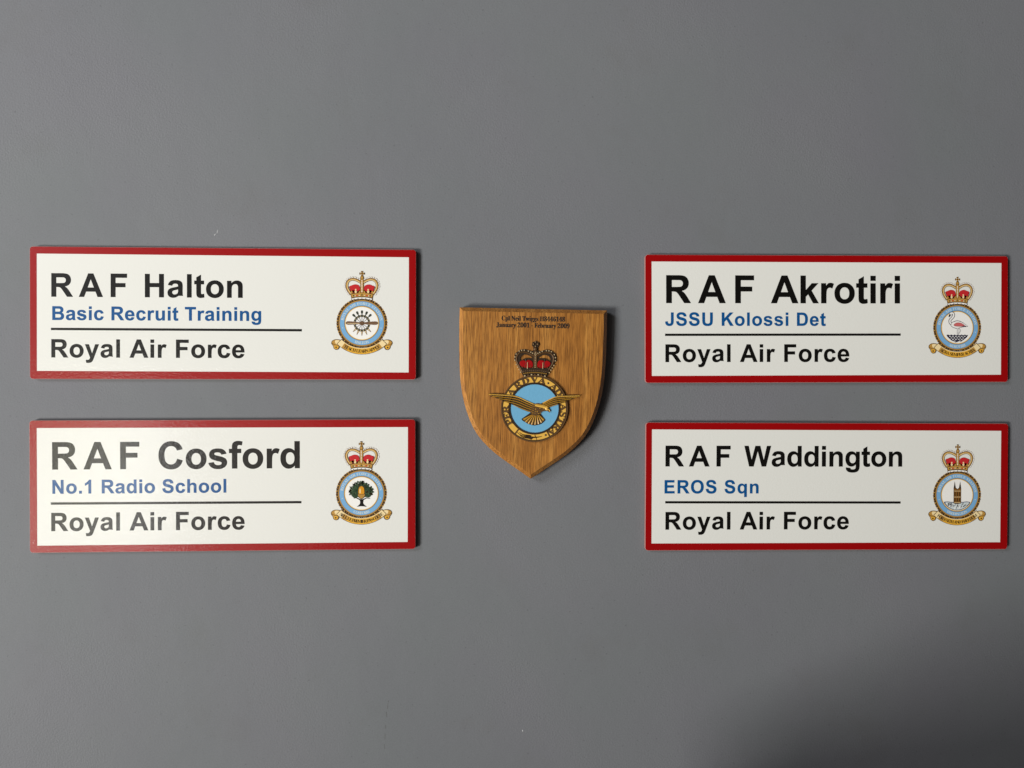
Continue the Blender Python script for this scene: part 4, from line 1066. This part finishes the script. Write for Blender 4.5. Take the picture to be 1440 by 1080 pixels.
for i in range(10):
    k.dome(CX, CY + (123 + i * 5) * CS, 1.7 * CS, CZ + 2.0, .5, 'c_pearl', 6)
k.dome(CX, CY + 177 * CS, 5.5 * CS, CZ + 1.2, 1.4, 'c_rim', 10)
for a in range(0, 360, 90):
    k.dome(CX + 6.5 * CS * math.cos(R(a)), CY + (192 + 6.5 * math.sin(R(a))) * CS, 3.2 * CS, CZ + 1.2, 1.1, 'c_rim', 6)
    k.dome(CX + 6.5 * CS * math.cos(R(a)), CY + (192 + 6.5 * math.sin(R(a))) * CS, 1.3 * CS, CZ + 2.1, .4, 'c_pearl', 6)
k.build('crown', badge)

# eagle in relief
q = Shape()
E0 = CZ + 2.3
lw = [(45, 578), (100, 573), (200, 577), (290, 585), (350, 608), (420, 638), (485, 662), (500, 690), (520, 740), (480, 748), (420, 738), (350, 712), (290, 682),
      (250, 666), (225, 655), (188, 645), (200, 636), (150, 633), (165, 624), (108, 614), (128, 606), (62, 600), (84, 592)]
rw = [(915, 578), (850, 574), (760, 578), (690, 590), (620, 618), (560, 650), (530, 668), (530, 700), (600, 706), (640, 690), (690, 668), (730, 655), (790, 640),
      (775, 632), (830, 622), (812, 616), (865, 606), (850, 600), (900, 592), (878, 588)]
body = [(470, 665), (510, 658), (560, 664), (600, 684), (622, 702), (632, 722), (622, 742), (606, 728), (580, 730), (556, 736), (530, 752), (500, 775), (470, 770), (440, 745), (450, 700)]
tail = [(440, 752), (362, 808), (372, 824), (396, 836), (420, 852), (450, 862), (485, 868), (520, 862), (550, 852), (570, 836), (590, 814), (540, 752)]
for pl, h in ((lw, 0), (rw, 0), (tail, -0.2)):
    q.slab(Cc([P(*p) for p in pl]), CZ + 0.2, E0 + h, 'c_dark')
q.slab(Cc([P(*p) for p in body]), CZ + 1.7, E0 + 0.35, 'c_rim')


def lerp(a, b_, t): return (a[0] + (b_[0] - a[0]) * t, a[1] + (b_[1] - a[1]) * t)


# long flight feathers of both wings, each a narrow gold ridge over the dark casting
for tips, U1, L1, U2, L2, UE, LE in (
        ([(50, 581), (84, 598), (146, 620), (205, 644), (282, 676)], (290, 594), (312, 688), (400, 634), (400, 722), (492, 674), (476, 744)),
        ([(910, 581), (882, 595), (830, 613), (775, 636), (700, 666)], (700, 594), (676, 672), (622, 624), (618, 690), (560, 658), (562, 712))):
    m = len(tips)
    for j, t_ in enumerate(tips):
        u = j / (m - 1)
        pts = smooth_line([t_, lerp(U1, L1, u), lerp(U2, L2, u), lerp(UE, LE, u)] if j < 4 else [t_, lerp(U2, L2, u), lerp(UE, LE, u)], 4)
        q.ridge(Cc([P(*p) for p in pts]), (2.5 if j else 3.0) * CS, (2.6 if j else 3.4) * CS, E0, 0.6, 'c_gold' if j else 'c_bright')
n_t = 8
for i in range(n_t):
    a = lerp((462, 768), (526, 768), i / (n_t - 1))
    th = R(-152 + 124 * i / (n_t - 1))
    tip = (478 + 108 * math.cos(th), 775 + 86 * math.sin(-th))
    q.ridge(Cc([P(*a), P(*lerp(a, tip, .5)), P(*tip)]), 1.6 * CS, 6.0 * CS, E0 - .2, .55, 'c_gold')
# breast, neck and head
q.ridge(Cc([P(488, 674), P(520, 680), P(560, 686), P(600, 700)]), 7 * CS, 9 * CS, E0 + .35, .8, 'c_bright')
rb = random.Random(5)
for i in range(26):
    x, y = rb.uniform(470, 545), rb.uniform(698, 758)
    q.dome(CX + P(x, y)[0] * CS, CY + P(x, y)[1] * CS, 1.5 * CS, E0 + .35, .35, 'c_gold' if i % 2 else 'c_rim', 6)
q.dome(CX + P(602, 706)[0] * CS, CY + P(0, 706)[1] * CS, 6 * CS, E0 + .4, 1.2, 'c_bright', 10)
q.dome(CX + P(608, 704)[0] * CS, CY + P(0, 704)[1] * CS, 1.6 * CS, E0 + 1.5, .3, 'c_dark', 6)
q.ridge(Cc([P(612, 712), P(626, 720), P(629, 736)]), 5 * CS, 1.5 * CS, E0 + .5, .9, 'c_bright')
q.build('eagle', badge)
